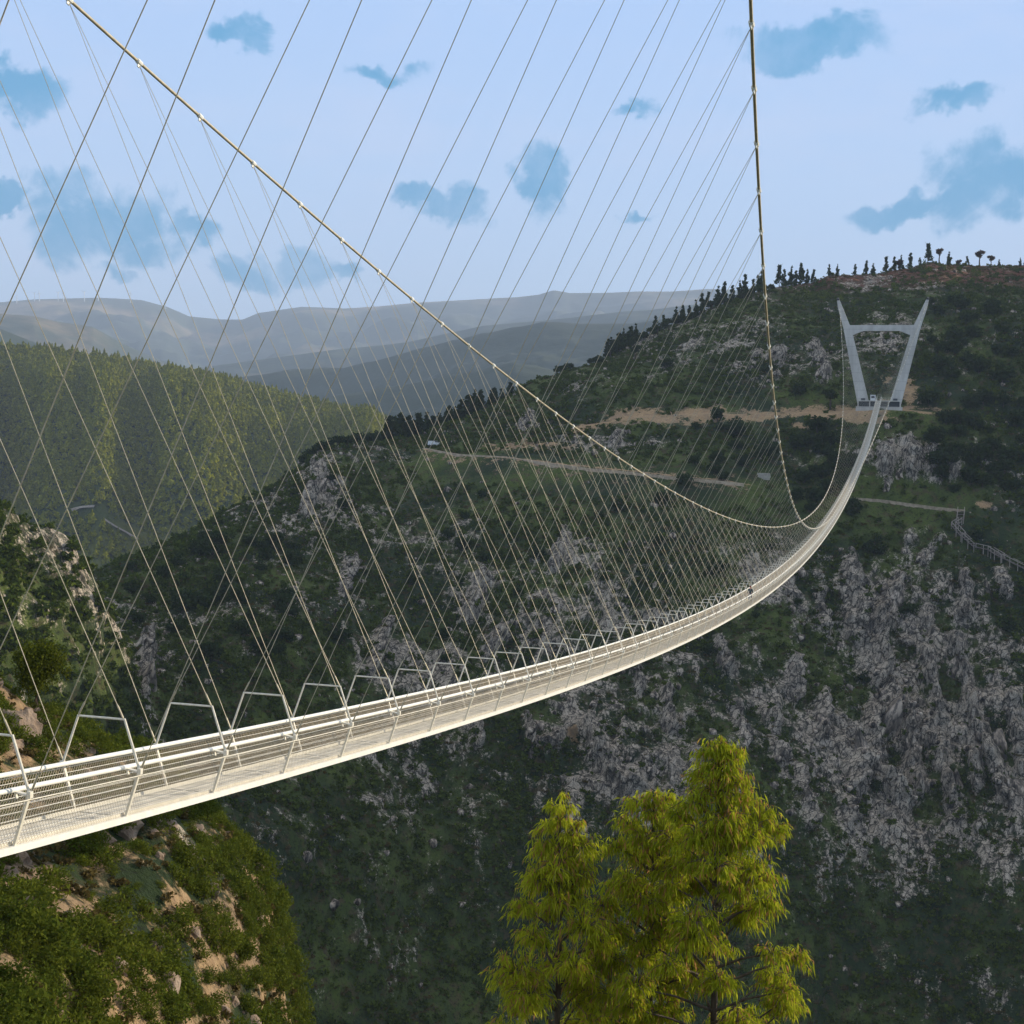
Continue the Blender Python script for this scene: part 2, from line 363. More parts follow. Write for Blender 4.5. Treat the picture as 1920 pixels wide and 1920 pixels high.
# --- the rocky mountainside across the gorge: (px, [river, low, mid, path front, path back, bench front, bench back, mid hill, crest, behind])
def mc(px, rA, rB, rC, D, Fb, H, I, w1=5, w2=9, back=-45):
    rD, yD = D; rF, yF = Fb; rH, yH = H; rI, yI = I; zI = CAM[2]+rI*float(tan_el(px, yI))
    return (px, [(rA, ('z', -178)), (rB, 1572), (rC, 1250), (rD, yD), (rD+w1, yD-2.5), (rF, yF), (rF+w2, yF-4), (rH, yH), (rI, yI), (rI+40, ('z', zI-6)), (rI+330, ('z', zI+back*3.2))])
cols = [
 mc(-500, 190, 255, 300, (345, 1390), (347, 1385), (352, 1380), (356, 1376), 1, 1),
 mc(-200, 190, 255, 305, (340, 1262), (342, 1259), (350, 1256), (356, 1252), 1, 1),
 mc(0, 190, 260, 310, (352, 1175), (354, 1170), (362, 1164), (370, 1160), 1, 1),
 mc(200, 190, 265, 320, (388, 1085), (390, 1080), (398, 1072), (405, 1062), 1, 1),
 mc(300, 195, 268, 325, (405, 1055), (407, 1050), (415, 1034), (424, 1022), 1, 1),
 mc(400, 200, 270, 330, (425, 1005), (427, 1000), (436, 986), (445, 975), 1, 1),
 mc(500, 205, 278, 338, (440, 945), (443, 940), (455, 928), (468, 915), 1, 2),
 mc(560, 210, 285, 345, (458, 902), (462, 897), (472, 890), (484, 880), 1, 2),
 mc(600, 215, 290, 350, (470, 872), (476, 866), (486, 858), (498, 850), 2, 2),
 mc(660, 220, 298, 358, (490, 856), (498, 850), (506, 843), (516, 838), 3, 2),
 mc(720, 225, 305, 364, (505, 848), (515, 842), (525, 837), (536, 832), 4, 3),
 mc(790, 235, 315, 372, (506, 841), (520, 834), (532, 826), (548, 818)),
 mc(850, 240, 320, 378, (490, 853), (512, 826), (534, 806), (560, 786)),
 mc(940, 250, 325, 382, (478, 858), (506, 822), (534, 782), (562, 748)),
 mc(1000, 255, 330, 385, (472, 866), (506, 812), (538, 765), (566, 715)),
 mc(1080, 260, 330, 385, (462, 876), (502, 800), (545, 735), (578, 690)),
 mc(1200, 262, 332, 384, (455, 887), (500, 784), (550, 700), (592, 636), 5, 12),
 mc(1300, 264, 338, 388, (450, 898), (498, 778), (548, 670), (598, 592), 5, 12),
 mc(1400, 268, 344, 392, (452, 910), (500, 776), (550, 650), (606, 552), 5, 12),
 mc(1480, 274, 352, 400, (458, 922), (502, 776), (556, 640), (622, 530), 4, 12),
 mc(1560, 282, 362, 410, (462, 932), (497, 776), (562, 632), (636, 520), 3, 16),
 mc(1647, 288, 372, 420, (464, 938), (491, 769), (556, 628), (648, 512), 3, 26),
 mc(1730, 290, 376, 424, (462, 948), (496, 774), (560, 620), (664, 494), 3, 18),
 mc(1820, 290, 378, 426, (460, 960), (500, 786), (564, 622), (690, 498), 3, 8),
 mc(1920, 290, 378, 426, (458, 1010), (500, 810), (565, 630), (700, 502), 3, 4),
 mc(2150, 295, 380, 428, (462, 1000), (500, 760), (548, 560), (650, 440), 2, 2),  # out-of-frame hill from here on, raised to shade the far deck
 mc(2500, 300, 385, 435, (465, 960), (498, 720), (540, 520), (610, 390), 2, 2),
 mc(2900, 310, 395, 450, (480, 950), (515, 740), (560, 560), (620, 420), 2, 2),
 mc(3600, 330, 410, 460, (490, 950), (520, 740), (570, 560), (620, 420), 2, 2),
 mc(4100, 330, 420, 470, (510, 1050), (550, 960), (590, 900), (640, 870), 2, 2),
 mc(5200, 360, 450, 500, (540, 1100), (580, 1050), (620, 1000), (660, 980), 2, 2)]
fc = np.concatenate([np.arange(-260, 2140, 3.0), np.arange(2140, 5200, 40.0)])
G0, tt, fc = loft(cols, None, fc, [30, 75, 95, 6, 50, 10, 62, 66, 18, 22], 12)
PX, PY = project(G0)
T = np.broadcast_to(tt[:, None], PX.shape)
flat = np.exp(-((T-3.5)/.75)**4)*sstep(740, 800, PX)+np.exp(-((T-5.5)/.75)**4)*sstep(1060, 1140, PX)*sstep(1860, 1780, PX)
flat = np.clip(flat, 0, 1)
cl = blob(PX, PY, [(1720, 1350, 260, 330, 1.0), (1650, 1150, 200, 170, .95), (1180, 1420, 420, 120, .72), (1700, 880, 95, 75, .9), (600, 960, 70, 110, .6), (700, 1060, 140, 120, .35), (880, 1100, 130, 190, .62),
   (1020, 1000, 160, 120, .3), (1160, 1150, 180, 110, .5), (1040, 860, 120, 60, .45), (1450, 680, 110, 45, .45), (1600, 540, 180, 40, .35), (1850, 540, 120, 40, .3), (1850, 1000, 110, 90, .75), (500, 1180, 120, 150, .4), (1160, 850, 60, 40, .4), (280, 1240, 110, 130, .35), (1450, 740, 90, 50, .3), (950, 1250, 400, 120, .5), (1530, 700, 60, 60, .3)])
def seglines(PX, PY, L):
    r = np.zeros_like(PX); wob = 9*fbm(np.stack([PX, PY, PX*0], -1), 34, 3, 909); QX = PX+wob; QY = PY+wob*.6
    for wd_, a, pts in L:
        for (x0, y0), (x1, y1) in zip(pts[:-1], pts[1:]):
            dx, dy = x1-x0, y1-y0; t = np.clip(((QX-x0)*dx+(QY-y0)*dy)/(dx*dx+dy*dy), 0, 1)
            d2 = ((QX-x0-t*dx)**2+((QY-y0-t*dy)*.8)**2)/wd_**2; r = np.maximum(r, a*np.exp(-d2*np.sqrt(d2+1e-6)))
    return r
ribs = seglines(PX, PY, [(20, 1, [(1590, 1060), (1600, 1140), (1640, 1270)]), (15, 1, [(1685, 1090), (1645, 1150), (1655, 1240)]), (17, 1, [(1662, 1292), (1625, 1360), (1640, 1440), (1700, 1510)]),
 (14, 1, [(1666, 1292), (1700, 1350), (1712, 1440), (1726, 1480)]), (20, .9, [(1600, 1385), (1596, 1460), (1580, 1520)]), (12, .9, [(1735, 1225), (1762, 1340)]), (13, 1, [(1790, 1205), (1818, 1290), (1838, 1380)]), (15, 1, [(1850, 1380), (1872, 1460), (1905, 1510)]),
 (12, .9, [(1820, 1390), (1838, 1475)]), (14, .9, [(1908, 1320), (1918, 1440)]), (13, .9, [(1480, 1240), (1490, 1300)]), (11, .8, [(1380, 1325), (1392, 1385)]), (13, .9, [(1345, 1205), (1365, 1245)]), (15, .9, [(1110, 1370), (1132, 1440), (1180, 1485)]),
 (12, .8, [(1052, 1395), (1022, 1420)]), (9, .9, [(875, 1355), (884, 1405)]), (10, .8, [(970, 1350), (978, 1405)]), (12, .9, [(908, 1085), (882, 1155)]), (14, .8, [(275, 1200), (268, 1300)]), (12, .8, [(600, 880), (575, 960)]), (14, .8, [(940, 1190), (905, 1230)]),
 (13, 1, [(1655, 850), (1665, 905)]), (14, 1, [(1700, 830), (1712, 885)]), (12, 1, [(1742, 845), (1748, 900)]), (10, .9, [(1778, 855), (1782, 890)]), (12, .9, [(1810, 1085), (1812, 1150)]), (13, .9, [(1872, 1065), (1890, 1110)]), (12, .8, [(1740, 990), (1700, 1010)]), (12, .8, [(1770, 1010), (1730, 1050)]),
 (10, .8, [(1540, 1110), (1548, 1170)]), (12, .8, [(1440, 1340), (1452, 1420)]), (12, .8, [(1540, 1300), (1530, 1370)]), (11, .8, [(1250, 1300), (1258, 1360)]), (10, .8, [(1190, 1250), (1200, 1290)]), (12, .8, [(700, 1190), (690, 1250)]), (10, .8, [(640, 1060), (615, 1130)]), (12, .7, [(1060, 1000), (1040, 1060)]), (12, .8, [(1460, 660), (1452, 705)]), (15, .9, [(1528, 655), (1548, 712)]), (12, .7, [(1160, 815), (1150, 850)]), (12, .7, [(1000, 790), (985, 815)]), (12, .8, [(1760, 1420), (1790, 1540)]), (12, .8, [(1480, 1450), (1500, 1540)]), (12, .8, [(1300, 1420), (1310, 1500)]), (12, .7, [(800, 1250), (812, 1310)])])
cl = np.maximum(cl*.62, 0)
big = fbm(G0, 46, 3, 3); med = fbm(G0, 13, 3, 9); rib = fbm(G0*np.array([1, 1, .35]), 7.5, 3, 21, ridge=True); rib2 = fbm(G0*np.array([1, 1, .30]), 16, 3, 43, ridge=True)
n0 = gridnormal(G0)
nh = n0.copy(); nh[..., 2] *= .45; nh /= np.linalg.norm(nh, axis=-1, keepdims=True)
keep = 1-flat
side = sstep(2140, 2300, PX); near_crest = np.exp(-((T-8)/.5)**2)
amp = keep*(1-.65*near_crest)
wp = G0+2.2*np.stack([fbm(G0, 7, 2, 601), fbm(G0, 7, 2, 602), fbm(G0, 7, 2, 603)], -1)
def cells(P, sx, sz, seed): q = np.floor(P/np.array([sx, sx, sz])).astype(np.int64); return _h(q[..., 0], q[..., 1], q[..., 2], seed)*2-1
blk = cells(wp, 3.2, 6.5, 5)*.6+cells(wp*1.0+1.3, 1.7, 3.0, 6)*.4
disp = amp*(2.0*np.clip(ribs+cl+.15, 0, 1)*blk+3.9*ribs*(.75+.9*fbm(G0*np.array([1, 1, .5]), 6, 3, 91, ridge=True))+1.0*fbm(G0, 4.5, 2, 92, ridge=True)+5.5*big+2.2*med+(cl*3.4+.7)*(rib-.1)+(cl*2.6+.5)*(rib2-.1)+(.3+.5*cl)*fbm(G0, 2.6, 2, 77))
G = G0+nh*disp[..., None]
G[..., 2] += (1-flat)*near_crest*1.2*fbm(G0, 9, 3, 5)
brk = fbm(G0*np.array([1, 1, .5]), 5.0, 3, 191, ridge=True); brk2 = fbm(G0, 9, 3, 193)
rockm = .22+.50*ribs*(.80+.55*brk)+.22*brk2+.10*blk+.58*cl+.30*fbm(G0, 26, 3, 101)+.22*(rib-.1)*1.2+.12*med
rockm = rockm*(1-.9*flat)
bl_ = np.interp(PX, [1040, 1080, 1130, 1200, 1330, 1500, 1600, 1700, 1790], [815, 808, 797, 782, 776, 776, 774, 768, 771])
bh_ = np.interp(PX, [1040, 1120, 1200, 1330, 1500, 1570, 1600, 1700, 1790, 1830], [4, 10, 16, 17, 15, 16, 12, 9, 6, 0])
band = np.exp(-(np.abs(PY-bl_)/(bh_*1.15+.5))**3)*sstep(1035, 1075, PX)*sstep(1835, 1790, PX)
dirt = .86*band*(.68+.62*fbm(G0, 8, 3, 55))+.62*np.exp(-((PX-990)/150)**2-((PY-836)/15)**2)
for (x_, y_, sx_, sy_, w_) in [(1625, 786, 62, 12, .9), (1705, 735, 22, 36, .75), (1662, 715, 22, 22, .5), (1655, 755, 40, 10, .6), (1500, 800, 40, 12, .6), (1200, 778, 90, 16, .7), (1300, 795, 60, 14, .55), (1845, 945, 24, 10, .75), (1250, 800, 40, 12, .5), (1075, 1385, 16, 16, .7), (860, 862, 60, 8, .5)]:
    dirt = np.maximum(dirt, w_*np.exp(-((PX-x_)/sx_)**2-((PY-y_)/sy_)**2))
dirt = np.maximum(dirt, .7*np.exp(-((T-3.5)/.6)**4)*sstep(780, 800, PX)*sstep(1430, 1400, PX))
heath = sstep(560, 520, PY)*sstep(1380, 1500, PX)
me = mesh_np('gorge_slope', G.reshape(-1, 3), grid_faces(*G.shape[:2]), M['gorge'], True)
for nme, arr in (('rock', rockm), ('dirt', dirt), ('heath', heath)): setattrf(me, nme, arr)
gorge = link(bpy.data.objects.new('mountainside', me)); tag(gorge, kind='structure')
GS = dict(G=G, rock=rockm, dirt=dirt, flat=flat, PX=PX, PY=PY, T=T, N=gridnormal(G))

# --- rocky spur at the left edge, in front of the valley
sc2 = []
for px, cy, r in [(-500, 820, 250), (-200, 880, 262), (0, 955, 275), (50, 985, 280), (100, 1018, 284), (150, 1065, 288), (185, 1125, 290), (215, 1200, 290), (250, 1300, 288), (300, 1450, 284), (400, 1750, 276), (520, 2150, 262)]:
    zc = CAM[2]+r*float(tan_el(px, cy))
    sc2.append((px, [(r-110, ('z', -178)), (r-48, ('z', zc-46)), (r-15, ('z', zc-13)), (r, ('z', zc)), (r+25, ('z', zc-10)), (r+90, ('z', zc-90))]))
fc2 = np.arange(-300, 520, 3.0)
G2, t2, _ = loft(sc2, None, fc2, [20, 70, 34, 14, 14], 6)
nn = gridnormal(G2); rib = fbm(G2*np.array([1, 1, .35]), 7, 3, 61, ridge=True); mp_ = fbm(G2, 24, 3, 71)
G2 = G2+nn*(2.6*mp_+1.8*(rib-.1)+.5*fbm(G2, 2.5, 2, 5))[..., None]
me = mesh_np('left_spur', G2.reshape(-1, 3), grid_faces(*G2.shape[:2]), M['gorge'], True)
rk2 = .36+.34*fbm(G2, 22, 3, 88)+.3*(rib-.1); setattrf(me, 'rock', rk2); setattrf(me, 'dirt', G2[..., 0]*0); setattrf(me, 'heath', G2[..., 0]*0)
spur = link(bpy.data.objects.new('rocky_spur', me)); tag(spur, kind='structure')

# --- sunlit near hillside at lower left, under the bridge
sc3 = []
for px, cy, r in [(-900, 900, 60), (-500, 1100, 58), (-200, 1200, 58), (0, 1262, 60), (70, 1300, 61), (130, 1330, 63), (190, 1372, 64), (300, 1402, 66), (380, 1462, 66), (440, 1540, 64), (480, 1640, 60), (540, 1850, 54), (640, 2250, 44), (760, 2700, 36)]:
    zc = CAM[2]+r*float(tan_el(px, cy)); z0 = min(CAM[2]+r*.42*float(tan_el(px, 2100)), zc-1.5)
    zm = .5*(zc+CAM[2]+r*.68*float(tan_el(px, max(1640, cy+120))))-.3
    sc3.append((px, [(r*.30, ('z', z0-2.5)), (r*.42, ('z', z0)), (r*.68, ('z', min(zc-.8, CAM[2]+r*.68*float(tan_el(px, max(1660, cy+150)))))), (r, ('z', zc)), (r+10, ('z', zc-5)), (r+60, ('z', zc-75))]))
fc3 = np.arange(-700, 760, 3.0)
G3, t3, _ = loft(sc3, None, fc3, [16, 60, 110, 30, 40], 8)
G3 = G3+gridnormal(G3)*(1.3*fbm(G3, 9, 3, 31)+.35*fbm(G3, 2.2, 3, 32))[..., None]
me = mesh_np('near_hillside', G3.reshape(-1, 3), grid_faces(*G3.shape[:2]), M['gorge'], True)
setattrf(me, 'rock', .30+.45*fbm(G3, 4, 3, 12)); setattrf(me, 'dirt', .44+.40*fbm(G3, 3.5, 3, 15)); setattrf(me, 'heath', G3[..., 0]*0)
nearh = link(bpy.data.objects.new('near_hillside', me)); tag(nearh, kind='structure')
# ground the viewpoint and the near tower stand on
xs = np.linspace(-120, 110, 116); ys = np.linspace(-160, 40, 101); X, Y = np.meshgrid(xs, ys)
Z = 6.35+np.where(Y < -24, (-24-Y)*.22, 0)-np.where(Y > -21.5, (Y+21.5)*1.0, 0)
Z = Z-np.clip(14-np.abs(X), 0, 14)/14*2.9*(Y < -20)*np.clip((Y+60)/20, 0, 1) - np.maximum(0, X-40)*.25*(Y > -30)
G4 = np.stack([X, Y, Z], -1); fl = np.clip((np.hypot(X-CAM[0], Y-CAM[1])-3)/6, 0, 1); G4[..., 2] += fl*(.5*fbm(G4, 7, 3, 2)-.3)
me = mesh_np('hillside', G4.reshape(-1, 3), grid_faces(*G4.shape[:2]), M['gorge'], True)
setattrf(me, 'rock', .2+.3*fbm(G4, 7, 3, 12)); setattrf(me, 'dirt', .2+.3*fbm(G4, 10, 2, 15)); setattrf(me, 'heath', X*0)
campg = link(bpy.data.objects.new('hillside', me)); tag(campg, kind='structure')

# --- forested hill across the valley
sc4 = []
for px, cy in [(-500, 640), (-200, 642), (0, 650), (100, 655), (250, 675), (400, 706), (560, 748), (640, 768), (720, 790), (800, 812), (900, 835), (1050, 870)]:
    s = 1.0
    sc4.append((px, [(560, ('z', -190)), (1020, 1160+.0*px), (1090, 1020-.02*px), (1180, 930-.03*px), (1275, cy*.35+.65*(905-.03*px) if cy < 800 else cy+30), (1400, cy*.72+.28*(905-.03*px) if cy < 800 else cy+12), (1560, cy), (1800, ('z', CAM[2]+1560*float(tan_el(px, cy))-40)), (2500, ('z', -150))]))
fc4 = np.arange(-400, 1060, 6.0)
G5, t5, _ = loft(sc4, None, fc4, [8, 24, 34, 30, 34, 30, 14, 10], 8)
G5[..., 2] += np.clip(1-np.abs(t5-6)/.6, 0, 1)[:, None]*0+(26*fbm(G5, 260, 3, 91)+9*fbm(G5, 90, 3, 93))*np.clip(np.abs(t5-6.0)/1.0, .12, 1)[:, None]*np.clip((t5-1)/2, 0, 1)[:, None]
sp5 = fbm(np.stack([np.broadcast_to(fc4[None]*1.0, G5.shape[:2]), G5[..., 2]*0, G5[..., 2]*0], -1), 130, 3, 97); G5[..., 2] += 62*sp5*np.clip((6-t5)/1.6, 0, 1)[:, None]*np.clip((t5-.5)/1.5, 0, 1)[:, None]
me = mesh_np('forest_hill', G5.reshape(-1, 3), grid_faces(*G5.shape[:2]), M['forestfloor'], True)
fhill = link(bpy.data.objects.new('forested_hill', me)); tag(fhill, kind='structure')

# --- far ranges
def ridge_interp(pts): a = np.array(pts, float); return lambda px: np.interp(px, a[:, 0], a[:, 1])
ridges = [  # distance, slope towards us, skyline
 (2400, .30, [(-600, 760), (300, 800), (470, 760), (600, 745), (720, 725), (840, 702), (900, 690), (960, 678), (1030, 690), (1120, 730), (1300, 800), (3000, 830)]),
 (3300, .30, [(-600, 560), (-100, 600), (0, 616), (60, 640), (120, 668), (200, 700), (300, 760), (430, 708), (560, 690), (640, 688), (700, 676), (800, 648), (900, 624), (1010, 603), (1080, 606), (1180, 605), (1260, 593), (1400, 575), (1900, 600), (3000, 640)]),
 (5000, .26, [(-600, 560), (0, 586), (60, 592), (110, 604), (170, 612), (230, 645), (300, 676), (360, 690), (500, 672), (620, 655), (760, 640), (900, 610), (1100, 590), (1300, 570), (1600, 570), (3000, 600)]),
 (9000, .22, [(-600, 560), (0, 566), (60, 561), (180, 558), (260, 562), (310, 575), (350, 592), (410, 597), (450, 597), (480, 584), (560, 574), (640, 577), (700, 574), (780, 567), (870, 562), (960, 557), (1000, 552), (1030, 543), (1060, 548), (1100, 547), (1250, 545), (1310, 541), (1340, 541), (1400, 546), (1900, 560), (3000, 580)])]
fcf = np.concatenate([np.arange(-300, 1500, 4.0), np.arange(1500, 3000, 40.0)])
rr_ = np.concatenate([np.linspace(1700, 4000, 130), np.linspace(4020, 6000, 70), np.linspace(6100, 12500, 90)])
Df = px_dir(fcf); XX = CAM[0]+Df[None, :, 0]*rr_[:, None]; YY = CAM[1]+Df[None, :, 1]*rr_[:, None]
ZZ = np.full(XX.shape, -220.0); WD = np.zeros(XX.shape); P0 = np.stack([XX, YY, XX*0], -1)
for i, (d, sl_, pts) in enumerate(ridges):
    py = ridge_interp(pts)(fcf); te = tan_el(fcf, py); wob = d*.05*fbm(np.stack([XX[0], YY[0], XX[0]*0], -1), d*.12, 2, 300+i)
    dr = d+wob; zr = CAM[2]+dr*te
    sp_ = .5+.5*fbm(P0, d*.075, 4, 200+i, ridge=True); dist = np.abs(rr_[:, None]-dr[None])
    z = zr[None]-dist*sl_*(1.25-.55*sp_)+np.clip(dist/(.1*d), 0, 1)*d*.016*(fbm(P0, d*.05, 4, 230+i)-.3)
    WD = np.where(z > ZZ, (1.0, .9, .25, .1)[i], WD); ZZ = np.maximum(ZZ, z)
G6 = np.stack([XX, YY, ZZ], -1)
me = mesh_np('far_hills', G6.reshape(-1, 3), grid_faces(*G6.shape[:2]), M['farhill'], True)
setattrf(me, 'wooded', WD); fh = link(bpy.data.objects.new('hills', me)); tag(fh, kind='structure')
# one valley floor under everything, out to the horizon
me = mesh_np('valley_floor', np.array([(-16000, -3000, -222), (16000, -3000, -222), (16000, 16000, -222), (-16000, 16000, -222)]), np.array([[0, 1, 2, 3]]), M['forestfloor'])
gf = link(bpy.data.objects.new('ground', me)); tag(gf, kind='structure')
me = mesh_np('river', np.array([(-420, 60, -176.5), (-420, 260, -176.5), (420, 60, -176.5), (420, 330, -176.5)]), np.array([[0, 2, 3, 1]]), noisy('river_water', (.02, .035, .03), (.03, .045, .04), .05, .08))
tag(link(bpy.data.objects.new('river', me)), kind='structure')
bpy.context.view_layer.update()
def hit(px, py, obs=None):
    best = None
    for o in (obs or (gorge, spur, nearh, fhill)):
        ok, loc, no, ix = o.ray_cast(Vector(CAM), ray(px, py))
        if ok and (best is None or (loc-Vector(CAM)).length < (best[0]-Vector(CAM)).length): best = (loc.copy(), no.copy())
    return best
def drop(x, y, o):
    ok, loc, no, ix = o.ray_cast(Vector((x, y, 600)), Vector((0, 0, -1))); return (loc, no) if ok else (None, None)

# ------------------------------------------------------------------ the bridge
def zd(y): return -0.104945*y+0.000331*y*y
def cabx(y): return 13.737917-0.100712*y+0.000213*y*y
def cabz(y): return 29.426907-0.32392*y+0.000799*y*y
WF, WM, HM, WT, HT = .60, .989, 1.073, .59, 2.20
K0, K1, YT = -7, 119, 479.9
bridge = empty('suspension_footbridge', (0, 0, 0))
tag(bridge, 'long white steel suspension footbridge sweeping across the gorge with crossed hanger cables', 'bridge')
# frame mesh
fm = MB(); rT = .031
fm.tube([(-WM, 0, HM), (-WT, 0, HT), (WT, 0, HT), (WM, 0, HM)], rT, 8)
for s in (-1, 1):
    fm.bar((s*WM, 0, HM+.03), (s*(WF+.02), 0, -.06), .055, .075, (0, 1, 0))
    fm.box((s*WM, 0, HM), (.09, .10, .13)); fm.box((s*WF, 0, -.05), (.10, .09, .12))
fm.bar((-WF, 0, -.06), (WF, 0, -.06), .07, .10)
frame_me = fm.mesh('cross_frame', M['steel'])
bk = MB(); bk.bar((.66, 0, HM+.035), (.97, 0, HM-.02), .10, .035); bk.bar((.66, 0, HM+.03), (.70, 0, HM-.10), .05, .03); bk_me = bk.mesh('rail_bracket', M['steel'])
bk2 = MB(); bk2.bar((-.66, 0, HM+.035), (-.97, 0, HM-.02), .07, .03); bk2_me = bk2.mesh('rail_bracket_left', M['steel'])
# floor panel mesh (4 m): longitudinal bars and cross bars
fl = MB(); nb = 26
for i in range(nb):
    x = -WF+.05+(2*WF-.1)*i/(nb-1); fl.box((x, 2.0, .0), (.026, 3.96, .035))
for j in range(9): fl.box((0, .25+j*.437, -.03), (2*WF-.06, .03, .025))
for x in (-.36, -.12, .12, .36): fl.box((x, 2.0, .012), (.012, 3.96, .03))
fl.box((0, .03, .005), (2*WF-.1, .03, .05))
floor_me = fl.mesh('floor_grating', M['grate'])
# side mesh panel: diamond wire, on the sloping plane between floor edge and rail
def netting(s, wr):
    mb = MB(); x0, x1 = s*(WF+.005), s*(WM-.035); h = HM-.02; sp_ = .095; L = 3.97
    def P(y, z): t_ = z/h; return Vector((x0+(x1-x0)*t_, y, z))
    c = -h
    while c < L:
        for dr in (1, -1):
            ya, yb = c, c+h
            if dr == 1: pa, pb = (ya, 0), (yb, h)
            else: pa, pb = (ya, h), (yb, 0)
            # clip in y
            def clip(p, q):
                (y1, z1), (y2, z2) = p, q
                if y2 <= .01 or y1 >= L: return None
                if y1 < .01: z1 += (z2-z1)*(.01-y1)/(y2-y1); y1 = .01
                if y2 > L: z2 = z1+(z2-z1)*(L-y1)/(y2-y1); y2 = L
                return (y1, z1), (y2, z2)
            q = clip(pa, pb)
            if q:
                a, b = P(*q[0]), P(*q[1]); n = len(mb.v); t_ = (b-a).normalized(); sd = Vector((1, 0, 0)); u = sd.cross(t_).normalized(); sd = t_.cross(u)
                for p in (a, b):
                    for k in range(3):
                        an = k*2.0944; mb.v.append(tuple(p+sd*(math.cos(an)*wr)+u*(math.sin(an)*wr)))
                for k in range(3): mb.f.append((n+k, n+(k+1) % 3, n+3+(k+1) % 3, n+3+k))
        c += sp_
    return mb.mesh('side_netting', M['mesh'])
net_me = {-1: netting(-1, .0068), 1: netting(1, .0030)}
for k in range(K0, K1+1):
    y = 4.0*k; z = zd(y); sl_ = math.atan((zd(y+4)-z)/4.0)
    f = inst('cross_frame', frame_me, bridge, (0, y, z))
    inst('rail_bracket', bk_me, f); inst('rail_bracket', bk2_me, f)
    if k < K1:
        inst('floor_grating', floor_me, bridge, (0, y, z+.0), (sl_, 0, 0))
        for s in (-1, 1): inst('side_netting', net_me[s], bridge, (0, y, z), (sl_, 0, 0))
ysw = np.arange(-28, 478.1, 2.0)
def sweep(name, x, h, r, mat, n=8, box=None, smooth=True):
    mb = MB()
    if box:
        for a, b in zip(ysw[:-1], ysw[1:]): mb.bar((x, a, zd(a)+h), (x, b, zd(b)+h), box[0], box[1])
    else: mb.tube([(x, a, zd(a)+h) for a in ysw], r, n)
    return mb.build(name, mat, bridge, smooth and not box)
for s in (-1, 1):
    sweep('handrail', s*.66, HM+.07, .052, M['rail'], 10)
    sweep('edge_beam', s*(WF+.075), -.03, 0, M['rail'], box=(.09, .14))
    sweep('rail_chord', s*WM, HM-.10, .014, M['steel'], 5)
    for i in range(6):
        t_ = (i+1)/7.3; sweep('side_wire', s*(WF+(WM-.05-WF)*t_), HM*t_, .0068, M['rail'], 4)
    sweep('toe_plate', s*(WF-.005), .07, 0, M['steel'], box=(.012, .09))
# main cables
ysc = np.concatenate([np.arange(-30.5, 480, 2.0), [YT]])
for s in (-1, 1):
    mb = MB(); mb.tube([(s*cabx(a), a, cabz(a)) for a in ysc], .062, 8)
    c_ = mb.build('main_cable', M['cable'], bridge, True)
cm = MB(); cm.tube([(0, -.16, 0), (0, -.13, 0), (0, .13, 0), (0, .16, 0)], .1, 8, [.075, .10, .10, .075]); cm.box((0, 0, -.13), (.04, .16, .14)); clamp_me = cm.mesh('cable_clamp', M['rail'])
rest = MB(); order = []
for k in range(K0, K1+1):
    y = 4.0*k
    for s in (-1, 1):
        top = Vector((s*cabx(y), y, cabz(y)-.1)); zz_ = zd(y)
        slope = math.atan(-.32392+2*.000799*y)
        inst('cable_clamp', clamp_me, bridge, (s*cabx(y), y, cabz(y)), (slope, 0, 0))
        for e in ((s*(WM+.02), y+.04, zz_+HM+.08), (-s*WT*.97, y-.02, zz_+HT+.02)): order.append((y, top, Vector(e)))
vis = [o for o in order if o[0] >= -8]; inv = [o for o in order if o[0] < -8]
def hanger(mb, top, e, n=5, lead=True):
    d = (top-e); L = d.length; d.normalize()
    if lead: mb.tube([tuple(e), tuple(e+d*.04), tuple(e+d*.30), tuple(e+d*.36), tuple(top)], .01, n, [.014, .024, .024, .0105, .0105])
    else: mb.tube([tuple(e), tuple(top)], .0095, 4, None, False)
for i, (y, top, e) in enumerate(vis[:300]):
    mb = MB(); hanger(mb, top, e); mb.build('hanger', M['wire'], bridge)
for (y, top, e) in vis[300:]+inv: hanger(rest, top, e, lead=False)
ro = rest.build('hanger', M['wire'], bridge); ro['kind'] = 'stuff'

